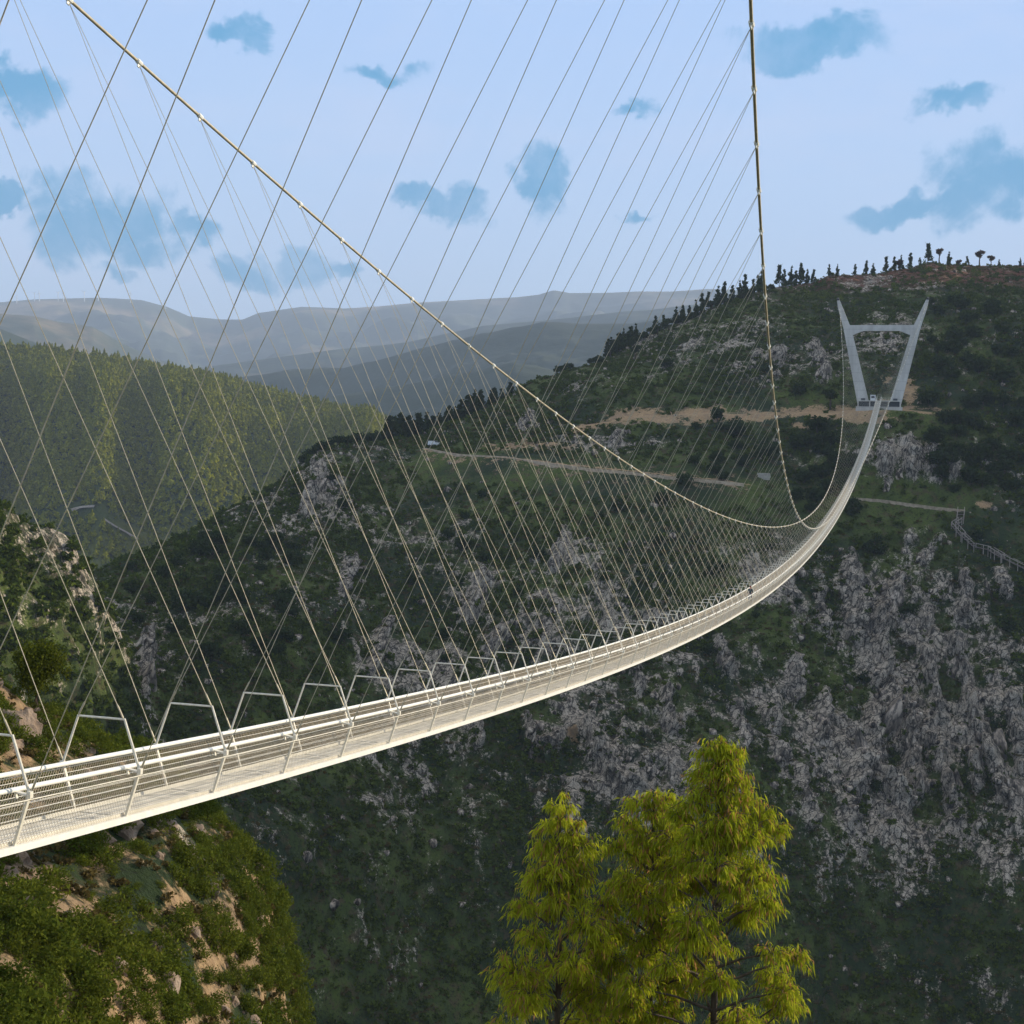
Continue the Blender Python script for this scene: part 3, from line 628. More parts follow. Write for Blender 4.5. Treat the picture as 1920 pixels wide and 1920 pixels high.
# ------------------------------------------------------------------ towers
def tower(y0, deck, label, detail=True, side=1):
    t = empty('bridge_tower', (0, y0, deck)); tag(t, label, 'tower', 'pair of concrete bridge towers')
    H = 33.2
    for s in (-1, 1):
        lg = MB(); pts = [(s*5.35, -1.5, 3.9), (s*9.6, 16.5, 3.0), (s*11.4, 24.0, 2.6), (s*13.9, 31.0, 1.7), (s*15.0, 34.6, .75)]
        # tapered leg as stacked prisms with a shared section
        sec = []
        for (x, z, wd_) in pts:
            dy = 1.3*(wd_/3.9)+.3; n = len(lg.v)
            for (i, j) in ((-1, -1), (1, -1), (1, 1), (-1, 1)): lg.v.append((x+i*wd_/2, j*dy, z))
            sec.append(n)
        for a, b in zip(sec[:-1], sec[1:]):
            for k in range(4): lg.f.append((a+k, a+(k+1) % 4, b+(k+1) % 4, b+k))
        lg.f.append((sec[0]+3, sec[0]+2, sec[0]+1, sec[0])); lg.f.append(tuple(sec[-1]+k for k in range(4)))
        lg.build('leg', M['concrete'], t)
        sd = MB(); sd.box((s*14.9, 0, 34.2), (.9, 1.5, .5)); sd.tube([(s*14.9, -1.0, 34.4), (s*14.9, 0, 34.65), (s*14.9, 1.0, 34.4)], .3, 8); sd.build('cable_saddle', M['dark'], t)
    cb = MB(); zt = 25.4; x1 = 10.9
    prof = [(-x1, zt), (x1, zt), (x1-.7, zt-3.7), (6.0, zt-2.0), (-6.0, zt-2.0), (-x1+.7, zt-3.7)]
    for yy in (-1.0, 1.0):
        for (x, z) in prof: cb.v.append((x, yy, z))
    cb.f.append(tuple(range(6))); cb.f.append(tuple(range(11, 5, -1)))
    for k in range(6): cb.f.append((k, k+6, (k+1) % 6+6, (k+1) % 6))
    cb.build('crossbeam', M['concrete'], t)
    b = MB(); b.box((0, 0, -3.5), (15.4, 6.0, 1.7)); b.build('plinth', M['concrete'], t)
    b = MB(); b.box((0, .4, -1.75), (13.9, 4.6, 1.8)); b.build('recess_shade', M['dark'], t)  # dark fill standing in for the shade of the recess between the piers
    for x in (-7.0, -3.1, 3.1, 7.0):
        b = MB(); b.box((x, -.1, -1.75), (.35, 5.8, 1.8)); b.build('pier', M['concrete'], t)
    b = MB(); b.box((0, 0, -.68), (14.5, 5.9, .3)); b.build('platform', M['concrete'], t)
    if detail:
        for x in (1.2, 3.2): 
            b = MB()
            for z in (.1, .5, .9): b.tube([(x-.9, -2.7*side, z-.5), (x+.9, -2.7*side, z-.5)], .03, 5)
            for q in (-.9, 0, .9): b.tube([(x+q, -2.7*side, -.55), (x+q, -2.7*side, .45)], .03, 5)
            b.build('railing', M['steel'], t)
        for s in (-1, 1):
            b = MB(); b.box((s*5.35, -2.35*side, -.2), (1.4, .5, .8)); b.build('service_box', M['dark'], t)
    return t
zt_ = zd(YT)
tower(YT, zt_, 'far v-shaped grey concrete tower standing on the earth terrace of the mountainside')
tower(-30.5, zd(-30.5)+.2, 'near v-shaped grey concrete tower behind the viewpoint at the bridge end', True, -1)
cb = MB(); cb.box((0, 0, .9), (1.7, 1.4, 1.8)); cb.box((0, 0, 1.86), (1.9, 1.6, .12)); 
cab = empty('ticket_booth', (-2.1, YT-2.0, zt_-.53)); tag(cab, 'small white booth beside the walkway at the foot of the far tower', 'booth')
cb.build('body', M['white'], cab); b = MB(); b.box((0, -.72, 1.15), (1.1, .06, .7)); b.build('window', M['dark'], cab)

# ------------------------------------------------------------------ person walking on the deck
def person(loc, rz, label):
    p = empty('person', loc, rz); tag(p, label, 'person')
    def skinned(name, verts, edges, radii, mat):
        me = bpy.data.meshes.new(name); me.from_pydata(verts, edges, []); o = link(bpy.data.objects.new(name, me), p)
        md = o.modifiers.new('skin', 'SKIN'); 
        if not me.skin_vertices: me.skin_vertices.new()
        for i, r in enumerate(radii): me.skin_vertices[0].data[i].radius = (r, r)
        me.skin_vertices[0].data[0].use_root = True
        o.modifiers.new('sub', 'SUBSURF').levels = 1; me.materials.append(mat); return o
    V = [(0, 0, .95), (0, .0, 1.15), (0, .01, 1.38), (0, 0, 1.50), (0, -.01, 1.60), (0, -.01, 1.70),
         (.17, 0, 1.42), (.23, .03, 1.15), (.22, -.10, .94), (.22, -.16, .86), (-.17, 0, 1.42), (-.24, -.05, 1.15), (-.22, -.20, .98), (-.22, -.27, .93),
         (.10, 0, .90), (.11, -.12, .50), (.11, -.05, .09), (.11, -.19, .05), (-.10, 0, .90), (-.11, .08, .50), (-.11, .24, .13), (-.11, .12, .06)]
    E = [(0, 1), (1, 2), (2, 3), (3, 4), (4, 5), (2, 6), (6, 7), (7, 8), (8, 9), (2, 10), (10, 11), (11, 12), (12, 13), (0, 14), (14, 15), (15, 16), (16, 17), (0, 18), (18, 19), (19, 20), (20, 21)]
    Rr = [.13, .13, .15, .055, .09, .075, .065, .048, .036, .032, .065, .048, .036, .032, .085, .06, .04, .035, .085, .06, .04, .035]
    skinned('body', V, E, Rr, M['skin'])
    skinned('jacket', [(0, 0, .92), (0, 0, 1.15), (0, .01, 1.38), (0, 0, 1.46), (.17, 0, 1.42), (.235, .03, 1.15), (.225, -.08, .98), (-.17, 0, 1.42), (-.245, -.05, 1.15), (-.225, -.17, 1.0)],
            [(0, 1), (1, 2), (2, 3), (2, 4), (4, 5), (5, 6), (2, 7), (7, 8), (8, 9)], [.155, .15, .17, .075, .08, .062, .05, .08, .062, .05], M['cloth'])
    skinned('trousers', [(0, 0, .93), (.10, 0, .88), (.11, -.12, .50), (.11, -.06, .14), (-.10, 0, .88), (-.11, .08, .50), (-.11, .22, .18)],
            [(0, 1), (1, 2), (2, 3), (0, 4), (4, 5), (5, 6)], [.145, .10, .078, .06, .10, .078, .06], M['trousers'])
    hb = MB(); 
    for i in range(5):
        a0_ = i*math.pi/8
    hv = []; hf = []; nu, nv = 10, 6
    for j in range(nv+1):
        for i in range(nu):
            ph = j/nv*1.9; th = 2*math.pi*i/nu; hv.append((.098*math.sin(ph)*math.cos(th), .02+.11*math.sin(ph)*math.sin(th), 1.66+.13*math.cos(ph)))
    for j in range(nv):
        for i in range(nu): hf.append((j*nu+i, j*nu+(i+1) % nu, (j+1)*nu+(i+1) % nu, (j+1)*nu+i))
    me = bpy.data.meshes.new('hair'); me.from_pydata(hv, [], hf); me.materials.append(M['hair']); link(bpy.data.objects.new('hair', me), p)
    return p
person((.15, 123.0, zd(123.0)+.03), R(10), 'person in a grey green jacket and grey trousers walking on the bridge deck')

# ------------------------------------------------------------------ plants and rocks
def leafcloud(n, rx, ry, rz, size, zc=0.0, clumps=0, hollow=.55, droop=0.0, seed=0, aspect=1.0, base=None):
    r_ = np.random.default_rng(seed)
    if clumps:
        c = r_.normal(size=(clumps, 3)); c /= np.linalg.norm(c, axis=1, keepdims=True); c *= (r_.random((clumps, 1))**.4)*.72
        idx = r_.integers(0, clumps, n); d = r_.normal(size=(n, 3)); d /= np.linalg.norm(d, axis=1, keepdims=True)
        P = c[idx]+d*(r_.random((n, 1))**.5)*(.34+.12*r_.random((clumps, 1)))[idx]
    else:
        d = r_.normal(size=(n, 3)); d /= np.linalg.norm(d, axis=1, keepdims=True); P = d*(hollow+(1-hollow)*r_.random((n, 1)))
    P = P*np.array([rx, ry, rz])+np.array([0, 0, zc])
    a = r_.normal(size=(n, 3)); a[:, 2] -= droop*3; a /= np.linalg.norm(a, axis=1, keepdims=True); b = r_.normal(size=(n, 3)); b = np.cross(a, b); b /= np.linalg.norm(b, axis=1, keepdims=True)
    s = size*(.6+.8*r_.random((n, 1))); a = a*s; b = b*s/aspect*.5
    V = np.stack([P, P+a*.5+b, P+a, P+a*.5-b], 1).reshape(-1, 3)
    if base is not None: V = V[:]; 
    return V
def cloudmesh(name, V, mat):
    n = len(V)//4; return mesh_np(name, V, np.arange(n*4).reshape(n, 4), mat)
def shrub_mesh(name, n, seed, mat, flat_=.6):
    V = leafcloud(n, 1, 1, flat_, .34, flat_*.55, 7, seed=seed); V[:, 2] = np.maximum(V[:, 2], -.1); return cloudmesh(name, V, mat)
def stem_obj(parent, pts, r0, r1, name='trunk', mat=None):
    mb = MB(); n = len(pts); mb.tube(pts, r0, 7, [r0+(r1-r0)*i/(n-1) for i in range(n)]); return mb.build(name, mat or M['bark'], parent, True)

# protos: real shrubs standing on the slope
def plant(name, label, cat, loc, crown_me, scale, trunk_pts=None, tr=.1, group=None, rz=0.0, tmat=None):
    t = empty(name, loc, rz); tag(t, label, cat, group)
    c = inst('crown', crown_me, t); c.scale = scale
    if trunk_pts: stem_obj(t, trunk_pts, tr, tr*.45, 'trunk', tmat)
    return t
shr = [shrub_mesh('heather_shrub', 110, 1, M['shrub']), shrub_mesh('heather_shrub', 90, 2, M['shrub'], .75), shrub_mesh('dry_shrub', 90, 3, M['shrub2'], .5)]
def proto_obj(me, name, px, py, label):
    h = hit(px, py, (gorge,)); o = inst(name, me, None, h[0]); tag(o, label, 'shrub'); return o
pr = [proto_obj(shr[0], 'heather_shrub', 1260, 1010, 'low dark green shrub on the mountainside under the main cable'), proto_obj(shr[1], 'heather_shrub', 1240, 1240, 'rounded dark green shrub on the slope just below the bridge deck'), proto_obj(shr[2], 'dry_shrub', 1180, 1330, 'low brown shrub on the rocky slope below the middle of the bridge')]
def scatter(name, pts, scales, obj, kind='stuff', rots=None):
    me = bpy.data.meshes.new(name); me.vertices.add(len(pts)); me.vertices.foreach_set('co', np.ascontiguousarray(pts, np.float32).ravel())
    a = me.attributes.new('psize', 'FLOAT', 'POINT'); a.data.foreach_set('value', np.ascontiguousarray(scales, np.float32))
    a = me.attributes.new('prot', 'FLOAT', 'POINT'); a.data.foreach_set('value', rng.random(len(pts)).astype(np.float32)*6.28)
    me.update(); o = link(bpy.data.objects.new(name, me)); o['kind'] = kind
    ng = bpy.data.node_groups.new(name, 'GeometryNodeTree'); ng.interface.new_socket('Geometry', in_out='INPUT', socket_type='NodeSocketGeometry'); ng.interface.new_socket('Geometry', in_out='OUTPUT', socket_type='NodeSocketGeometry')
    gi = ng.nodes.new('NodeGroupInput'); go = ng.nodes.new('NodeGroupOutput'); ip = ng.nodes.new('GeometryNodeInstanceOnPoints'); oi = ng.nodes.new('GeometryNodeObjectInfo'); oi.inputs['Object'].default_value = obj; oi.transform_space = 'ORIGINAL'; oi.inputs['As Instance'].default_value = True
    na = ng.nodes.new('GeometryNodeInputNamedAttribute'); na.data_type = 'FLOAT'; na.inputs['Name'].default_value = 'psize'
    nr = ng.nodes.new('GeometryNodeInputNamedAttribute'); nr.data_type = 'FLOAT'; nr.inputs['Name'].default_value = 'prot'
    cx = ng.nodes.new('ShaderNodeCombineXYZ')
    L = ng.links.new; L(gi.outputs[0], ip.inputs['Points']); L(oi.outputs['Geometry'], ip.inputs['Instance']); L(na.outputs['Attribute'], ip.inputs['Scale']); L(nr.outputs['Attribute'], cx.inputs[2]); L(cx.outputs[0], ip.inputs['Rotation']); L(ip.outputs[0], go.inputs[0])
    md = o.modifiers.new('scatter', 'NODES'); md.node_group = ng; return o
def cell_area(G):
    a = G[1:, :-1]-G[:-1, :-1]; b = G[:-1, 1:]-G[:-1, :-1]; return np.linalg.norm(np.cross(a, b), axis=-1)
def sample(G, dens, wgt):
    A = cell_area(G)*wgt[:-1, :-1]*dens; k = rng.random(A.shape) < A; i, j = np.nonzero(k); u = rng.random((len(i), 1)); v = rng.random((len(i), 1))
    P = G[i, j]*(1-u)*(1-v)+G[i+1, j]*u*(1-v)+G[i, j+1]*(1-u)*v+G[i+1, j+1]*u*v; return P, i, j
vis_ = (PX > -60) & (PX < 1990) & (T > .3) & (T < 8.6)
wv = (1-flat)*(1-((T > 2.84) & (T < 4.1) & (PX > 780) & (PX < 1420)))*np.clip(1-np.maximum(rockm-.30, 0)*2.6, .05, 1)*np.clip(1-dirt*.95, 0, 1)*(.45+.55*sstep(-.35, .25, fbm(G0, 15, 3, 401)))*vis_
heath_ = sstep(560, 520, PY)*sstep(1380, 1500, PX)
for q, (dn, o_, lo, hi) in enumerate([(.24, pr[0], .5, 1.7), (.14, pr[1], .5, 2.2), (.13, pr[2], .4, 1.2)]):
    P, i, j = sample(G, dn, wv*(1+2.5*heath_ if q == 2 else 1-.75*heath_)); P[:, 2] -= .15; scatter('shrub_cover', P, lo+(hi-lo)*rng.random(len(P))**2, o_)
P, i, j = sample(G2, .34, np.clip(1.2-rk2*1.5, .08, 1)); scatter('spur_shrubs', P, .7+1.6*rng.random(len(P))**2, pr[0])

# pines of the far forest
def pine_mesh(name, seed, n=70, mat=None):
    r_ = np.random.default_rng(seed); V = []
    h = r_.random(n)**.8; an = r_.random(n)*6.283; rad = (1-h)*.26+.03
    P = np.stack([np.cos(an)*rad*(.3+.7*r_.random(n)), np.sin(an)*rad*(.3+.7*r_.random(n)), .12+.88*h], -1)
    out = np.stack([np.cos(an), np.sin(an), -.3+0*an], -1); b = np.stack([-np.sin(an), np.cos(an), .5*r_.normal(size=n)], -1)
    s = (.16*(1-h)+.06)[:, None]; V = np.stack([P-b*s*.8, P+out*s*.9, P+b*s*.8, P-out*s*.3+np.array([0, 0, .10])], 1).reshape(-1, 3); return cloudmesh(name, V, mat or M['pine'])
pine = [pine_mesh('pine_crown', 5), pine_mesh('pine_crown', 6)]
h = hit(560, 765, (fhill,)); hp = h[0] if h else Vector((-500, 1300, 60))
pp = inst('pine_tree', pine[0], None, hp, (0, 0, 0), (11, 11, 11)); tag(pp, 'young yellow green pine on the crest of the forested hill left of centre', 'tree')
PX5, PY5 = project(G5); rd5 = np.minimum(np.hypot((PX5-200)/75, (PY5-982-(PX5-200)*.42)/16), 9); w5 = (rd5 > 1)*((PX5 > -40) & (PX5 < 900) & (t5[:, None] < 6.4) & (t5[:, None] > 1.2))*(.75+.25*sstep(-.2, .2, fbm(G5, 60, 3, 11)))
P, i, j = sample(G5, .075, w5); P[:, 2] -= .3
kd = rng.random(len(P))+.35*fbm(P, 70, 3, 707)
h2 = hit(505, 748, (fhill,)); at = empty('acacia_tree', h2[0] if h2 else hp+Vector((-60, 0, 5))); tag(at, 'rounded yellow green tree among the pines on the crest of the forested hill', 'tree')
acm = cloudmesh('acacia_crown', leafcloud(90, .42, .42, .36, .16, .42, 6, seed=71), leafmat('sunlit_tone_leaf', (.10, .13, .016), (.42, .42, .045), .35)); oc = inst('crown', acm, at); oc.scale = (7, 7, 7); stem_obj(at, [(0, 0, -.5), (0, 0, 2.5)], .2, .1)  # brighter tree kind added to give the forest more sunlit contrast
scatter('pine_forest', P[kd < .62], 3.4+7.2*rng.random((kd < .62).sum())**2, pp); scatter('broadleaf_forest', P[kd >= .62], 3.2+6.0*rng.random((kd >= .62).sum())**1.5, oc)
print('pines', len(P))

def ordl(n, rest):
    suf = 'th' if 10 <= n % 100 <= 20 else {1: 'st', 2: 'nd', 3: 'rd'}.get(n % 10, 'th'); return '%d%s %s' % (n, suf, rest)
# individual trees -----------------------------------------------------
oak_me = [cloudmesh('oak_crown', leafcloud(900, 1, 1, .85, .20, 0, 16, seed=40+i), M['oak']) for i in range(4)]
red_me = cloudmesh('russet_crown', leafcloud(1300, 1, 1, 1, .2, 0, 14, seed=60), M['redtree'])
def lumpy(seed, n=420):
    r_ = np.random.default_rng(seed); k = 24; h = np.sort(r_.random(k)**1.25)*.84+.12; an = r_.random(k)*6.28; rad = .30*(1.02-h)**.9*r_.random(k)**.6
    c = np.stack([np.cos(an)*rad, np.sin(an)*rad, h], -1); id_ = r_.integers(0, k, n); d = r_.normal(size=(n, 3)); d /= np.linalg.norm(d, axis=1, keepdims=True)
    sz = (.025+.17*(1.0-h)*(.5+.5*r_.random(k)))[id_][:, None]; P = c[id_]+d*sz*r_.random((n, 1))**.5*np.array([1, 1, 1.15])
    a = r_.normal(size=(n, 3))*.045; b = r_.normal(size=(n, 3))*.035; V = np.stack([P-a, P+b, P+a, P-b], 1).reshape(-1, 3); return cloudmesh('pine_crown', V, M['oak'])
pineb = [lumpy(15+i) for i in range(6)]
def on_slope(px, py):
    h_ = hit(px, py, (gorge,)); return h_[0] if h_ else None
def skyline(px):
    j = int(np.argmin(np.abs(fc-px))); seg = slice(0, len(tt)); colp = PYg[:, j]; k = int(np.argmin(np.where(T[:, j] > 2.9, colp, 1e9))); return Vector(G[k, j])
PXg, PYg = project(G)
def broad(loc, r, hgt, k, label, group, name='oak_tree', me_=None):
    t = empty(name, loc, random.random()*6); tag(t, label, 'tree', group)
    c = inst('crown', me_ or oak_me[k % 4], t, (0, 0, hgt-r*.8)); c.scale = (r, r*.95, r*.85)
    pts = [(0, 0, -1.0), (.06*r, 0, hgt*.35), (-.05*r, .04*r, hgt*.7), (0, 0, hgt-r*.5)]; mb = MB(); mb.tube(pts, .2, 6, [.05*hgt, .035*hgt, .025*hgt, .012*hgt])
    for a in range(4):
        an = a*1.6+k; mb.tube([(-.03*r, .03*r, hgt*.5), (math.cos(an)*r*.5, math.sin(an)*r*.5, hgt-r*.8)], .1, 5, [.02*hgt, .008*hgt])
    mb.build('trunk', M['bark'], t, True); return t
def conif(loc, hgt, wd_, k, label, group, name='pine_tree'):
    t = empty(name, loc, random.random()*6); tag(t, label, 'tree', group)
    c = inst('crown', pineb[k % 6], t, (0, 0, hgt*.02)); c.scale = (hgt*wd_, hgt*wd_, hgt)
    mb = MB(); mb.tube([(0, 0, -.8), (0, 0, hgt*.5), (0, 0, hgt*.95)], .1, 5, [.02*hgt, .012*hgt, .004*hgt]); mb.build('trunk', M['bark'], t, True); return t
PXM = 503/2648.
# named broadleaf trees on the mountainside (px, base py, crown radius m, height m, label)
bt = [(1382, 822, 5.2, 8.5, 'dark round oak standing on the upper dirt terrace right of the main cable dip'),
 (1345, 790, 3.4, 6, 'smaller dark oak on the dirt terrace beside a bigger round one'),
 (1532, 812, 4.6, 7.5, 'wide dark oak at the edge of the orange earth bank left of the far tower'),
 (1556, 768, 3.6, 9.5, 'tall bare trunked tree just left of the far tower'),
 (1440, 855, 5.0, 7, 'dark round tree beside the pale stone block above the path'),
 (1283, 915, 3.6, 6, 'dark round tree on the far end of the lower path'),
 (1530, 945, 4.2, 7, 'bushy tree on the slope under the steep right main cable'),
 (1598, 968, 3.6, 6, 'green bushy tree just left of the small footpath right of the deck'),
 (1640, 1040, 4.4, 6.5, 'broad green tree on the slope right of the bridge deck bend'),
 (1752, 830, 5.0, 7, 'green rounded tree above the rock outcrop right of the far tower'),
 (1800, 800, 5.0, 8, 'dark dense tree on the slope to the right of the earth terrace'),
 (1840, 860, 5.5, 8, 'dark tree in the hollow near the right edge above the footpath'),
 (1880, 720, 5.5, 9, 'dark tree high on the right slope level with the tower crossbeam'),
 (1770, 700, 5.0, 8, 'dark tree close to the right leg of the far tower'),
 (1835, 700, 5.0, 8, 'dark tree in the wood to the right of the far tower'),
 (1905, 800, 5.0, 8, 'dark tree at the right edge of the frame below the wooded slope'),
 (1790, 640, 4.2, 7, 'dark tree on the hillside up and right of the tower top'),
 (1860, 590, 4.6, 7, 'dark tree below the russet hilltop at the far right'),
 (1250, 690, 3.4, 5, 'small dark tree on the upper left flank of the mountainside'),
 (1190, 668, 3.0, 6, 'dark tree just below the tall pines on the left flank skyline'),
 (1440, 700, 4.2, 6, 'dark tree among boulders beside the steep right cable'),
 (1500, 742, 3.8, 6, 'dark tree between boulders and the dirt terrace'),
 (1340, 1075, 4.0, 5, 'dark bush on the slope behind the netted middle of the bridge'),
 (1240, 945, 4.2, 6, 'dark tree under the lower path near the hanging cable'),
 (1160, 960, 3.4, 5, 'dark bush under the lower path at mid slope'),
 (1010, 1045, 3.6, 5, 'dark bush in the middle of the shaded cliff'),
 (870, 1030, 3.4, 5, 'dark bush beside pale cliff rocks at mid slope'),
 (1890, 1180, 3.6, 5, 'dark green bush on the rocky right edge below the stairs'),
 (1620, 1280, 3.0, 4, 'grey green bush growing on the crag in the lower right cliff'),
 (1640, 1480, 3.0, 4, 'dark bush at the foot of the lower right crag'),
 (1700, 1150, 3.6, 4.5, 'green bush between the pale crags at right'),
 (1830, 1010, 3.0, 4, 'green bush beside the bend of the wooden stairs'),
 (640, 1200, 3.6, 5, 'dark tree low on the shaded slope left of centre'),
 (420, 1100, 3.6, 6, 'dark tree in the side valley left of the cliff'),
 (340, 1150, 3.6, 6, 'dark tree at the bottom of the side valley'),
 (470, 1030, 3.6, 6, 'dark tree on the left flank of the cliff'),
 (390, 1045, 3.4, 6, 'dark tree beside the pale valley road')]
ray_free = []
for i, (px, py, r, hg, lb) in enumerate(bt):
    l = on_slope(px, py)
    if l is not None: broad(l, r*.92, hg*.9, i, lb, None)
# rest of the wood on the right flank and lower left: many trees, individually placed
cnt = 0
def wood(n, x0, x1, y0, y1, label, group, rr=(2.2, 4.2)):
    global cnt
    for i in range(n):
        px = random.uniform(x0, x1); py = random.uniform(y0, y1); l = on_slope(px, py)
        if l is None: continue
        r = random.uniform(*rr); broad(l, r, r*1.5, i, label, group); cnt += 1
wood(46, 1735, 1925, 570, 930, 'dark rounded evergreen tree in the wood on the right mountain flank', 'trees of the right flank wood')
wood(40, 240, 560, 1010, 1240, 'dark tree in the wooded side valley left of the cliff', 'trees of the side valley wood', (2.0, 3.6))
wood(22, 1480, 1600, 830, 960, 'dark green bushy tree on the slope behind the deck and right cable', 'bushy trees behind the deck')
wood(14, 1300, 1500, 800, 890, 'dark green bushy tree between the terrace and the lower path', 'bushy trees above the lower path', (1.6, 3.0))
wood(26, 600, 1500, 900, 1420, 'dark bush growing on the shaded cliff', 'bushes of the shaded cliff', (1.4, 2.6))
# skyline conifers
sky_list = [(1450, 9, 'tall dark pine at the cable crossing of the skyline'), (1458, 7, 'dark pine next right of the cable crossing'), (1470, 8, 'pointed dark pine on the skyline right of the cable'), (1480, 6, None), (1490, 9, 'pale pointed pine on the skyline'), (1500, 6, None), (1512, 6, None),
 (1542, 5, None), (1557, 5, None), (1592, 5, None), (1612, 6, 'slim pine above the tower left leg'), (1624, 5, None), (1648, 7, 'slim pine above the tower crossbeam'), (1662, 6, None), (1675, 6, None), (1692, 7, None),
 (1410, 7, None), (1418, 8, None), (1402, 6, None), (1388, 9, None), (1378, 7, None), (1366, 6, None), (1350, 9, None), (1340, 8, None), (1322, 7, None), (1308, 8, None), (1298, 7, None), (1286, 6, None), (1272, 7, None), (1260, 7, None), (1236, 6, None), (1222, 7, None)]
for i, (px, hg, lb) in enumerate(sky_list):
    l = skyline(px); l.z -= .4; conif(l, hg*1.05, .8, i, lb or ordl(sum(1 for q in sky_list if q[0] <= px and q[2] is None), 'dark pine from the left along the ridge line beyond the right main cable'), 'pines along the ridge line')
for i in range(15):
    px = 1128+i*4.2+random.uniform(-1, 1); l = skyline(px); l.z -= .4; conif(l, random.uniform(5.5, 8.5), .8, i, ordl(i+1, 'pine from the left in the dense clump on the left flank skyline'), 'pine clump on the left flank')
for i in range(7): l = skyline(1040+i*4); l.z -= .4; broad(l, 1.9, 4.2, i, ordl(i+1, 'dark round tree from the left at the low end of the ridge line'), 'round trees at the low end of the ridge')
for i in range(4): l = skyline(1098+i*5); l.z -= .4; broad(l, 1.5, 3.4, i, ordl(i+1, 'small round tree from the left just before the pine clump'), 'small round trees beside the pine clump')
for i in range(46):
    px = 728+i*5.2+random.uniform(-1, 1); l = skyline(px); off_ = random.uniform(-10, 3); l.z -= 1.0; conif(l+Vector((0, off_, -.25*abs(off_))), random.uniform(7, 10.5) if px < 800 else random.uniform(5, 9), 1.15, i, ordl(i+1, 'tree from the left in the dark row along the low skyline'), 'tree row along the low skyline')
for i in range(14): l = skyline(575+i*11); l.z -= .6; broad(l, random.uniform(1.8, 3.0), 4.5, i, ordl(i+1, 'dark tree from the left on the left shoulder of the cliff skyline'), 'trees on the left shoulder')
for i in range(34):
    l = skyline(1120+i*9.6+random.uniform(-3, 3)); l.z -= 1.0; broad(l+Vector((0, random.uniform(-9, 0), -.8)), random.uniform(1.5, 2.6), random.uniform(3.2, 5), i, ordl(i+1, 'low dark bushy tree from the left along the sloping ridge line'), 'bushy trees along the ridge line')
# isolated skyline trees on the brown top
for i, (px, hg, r, kind, lb) in enumerate([(1727, 9, 1.8, 1, 'tallest dark tree of the russet hilltop group'), (1748, 8, 2.0, 0, 'round russet tree right of the tallest hilltop tree'), (1764, 6.5, 1.7, 1, 'third tree of the hilltop group'), (1711, 4, 1.2, 1, 'small tree left of the hilltop group'),
     (1822, 8, 2.4, 0, 'lone round russet tree on a thin trunk on the hilltop'), (1844, 5.5, 1.9, 0, 'low russet tree right of the lone round tree'), (1798, 4.5, 1.0, 1, 'thin pale tree left of the lone round tree'), (1858, 3.5, .9, 1, 'tiny tree right of the low russet tree'), (1896, 4, 1.1, 1, 'small tree near the right end of the hilltop'), (1907, 3, .8, 1, 'smallest tree at the right end of the hilltop'), (1782, 3, 1.6, 0, 'low russet bush between the hilltop trees'), (1672, 5, 1.9, 0, 'russet tree above the tower right leg')]):
    l = skyline(px); l.z -= .5
    if kind: conif(l, hg, .9, i, lb, None)
    else: broad(l, r, hg, i, lb, None, 'russet_tree', red_me)

# rock outcrops --------------------------------------------------------
def icos(sub=3):
    import bmesh
    bm = bmesh.new(); bmesh.ops.create_icosphere(bm, subdivisions=sub, radius=1); V = np.array([v.co[:] for v in bm.verts]); Fc = np.array([[v.index for v in f.verts] for f in bm.faces]); bm.free(); return V, Fc
IC = {k: icos(k) for k in (2, 3, 4, 5)}
def boulder(seed, sub=3, cuts=9, rough=.12, stretch=(1, 1, 1)):
    V, Fc = IC[sub]; V = V.copy(); r_ = np.random.default_rng(seed)
    for i in range(cuts):
        n = r_.normal(size=3); n /= np.linalg.norm(n); d = r_.uniform(.42, .82); s = V@n; V -= np.maximum(s-d, 0)[:, None]*n
    V += V*(rough*fbm(V+seed*3.1, .6, 3, seed))[:, None]; return V*np.array(stretch), Fc
bmesh_ = [mesh_np('boulder', *boulder(i, 2), M['rock']) for i in range(5)]
crag_me = []
for i in range(4):
    V, Fc = boulder(70+i, 4, 14, .16, (1, .8, 2.1)); V = V+V*np.array([.22, .22, 0])*(fbm(V*np.array([1, 1, .25]), .35, 3, i, ridge=True))[:, None]; crag_me.append(mesh_np('crag', V, Fc, M['rock']))
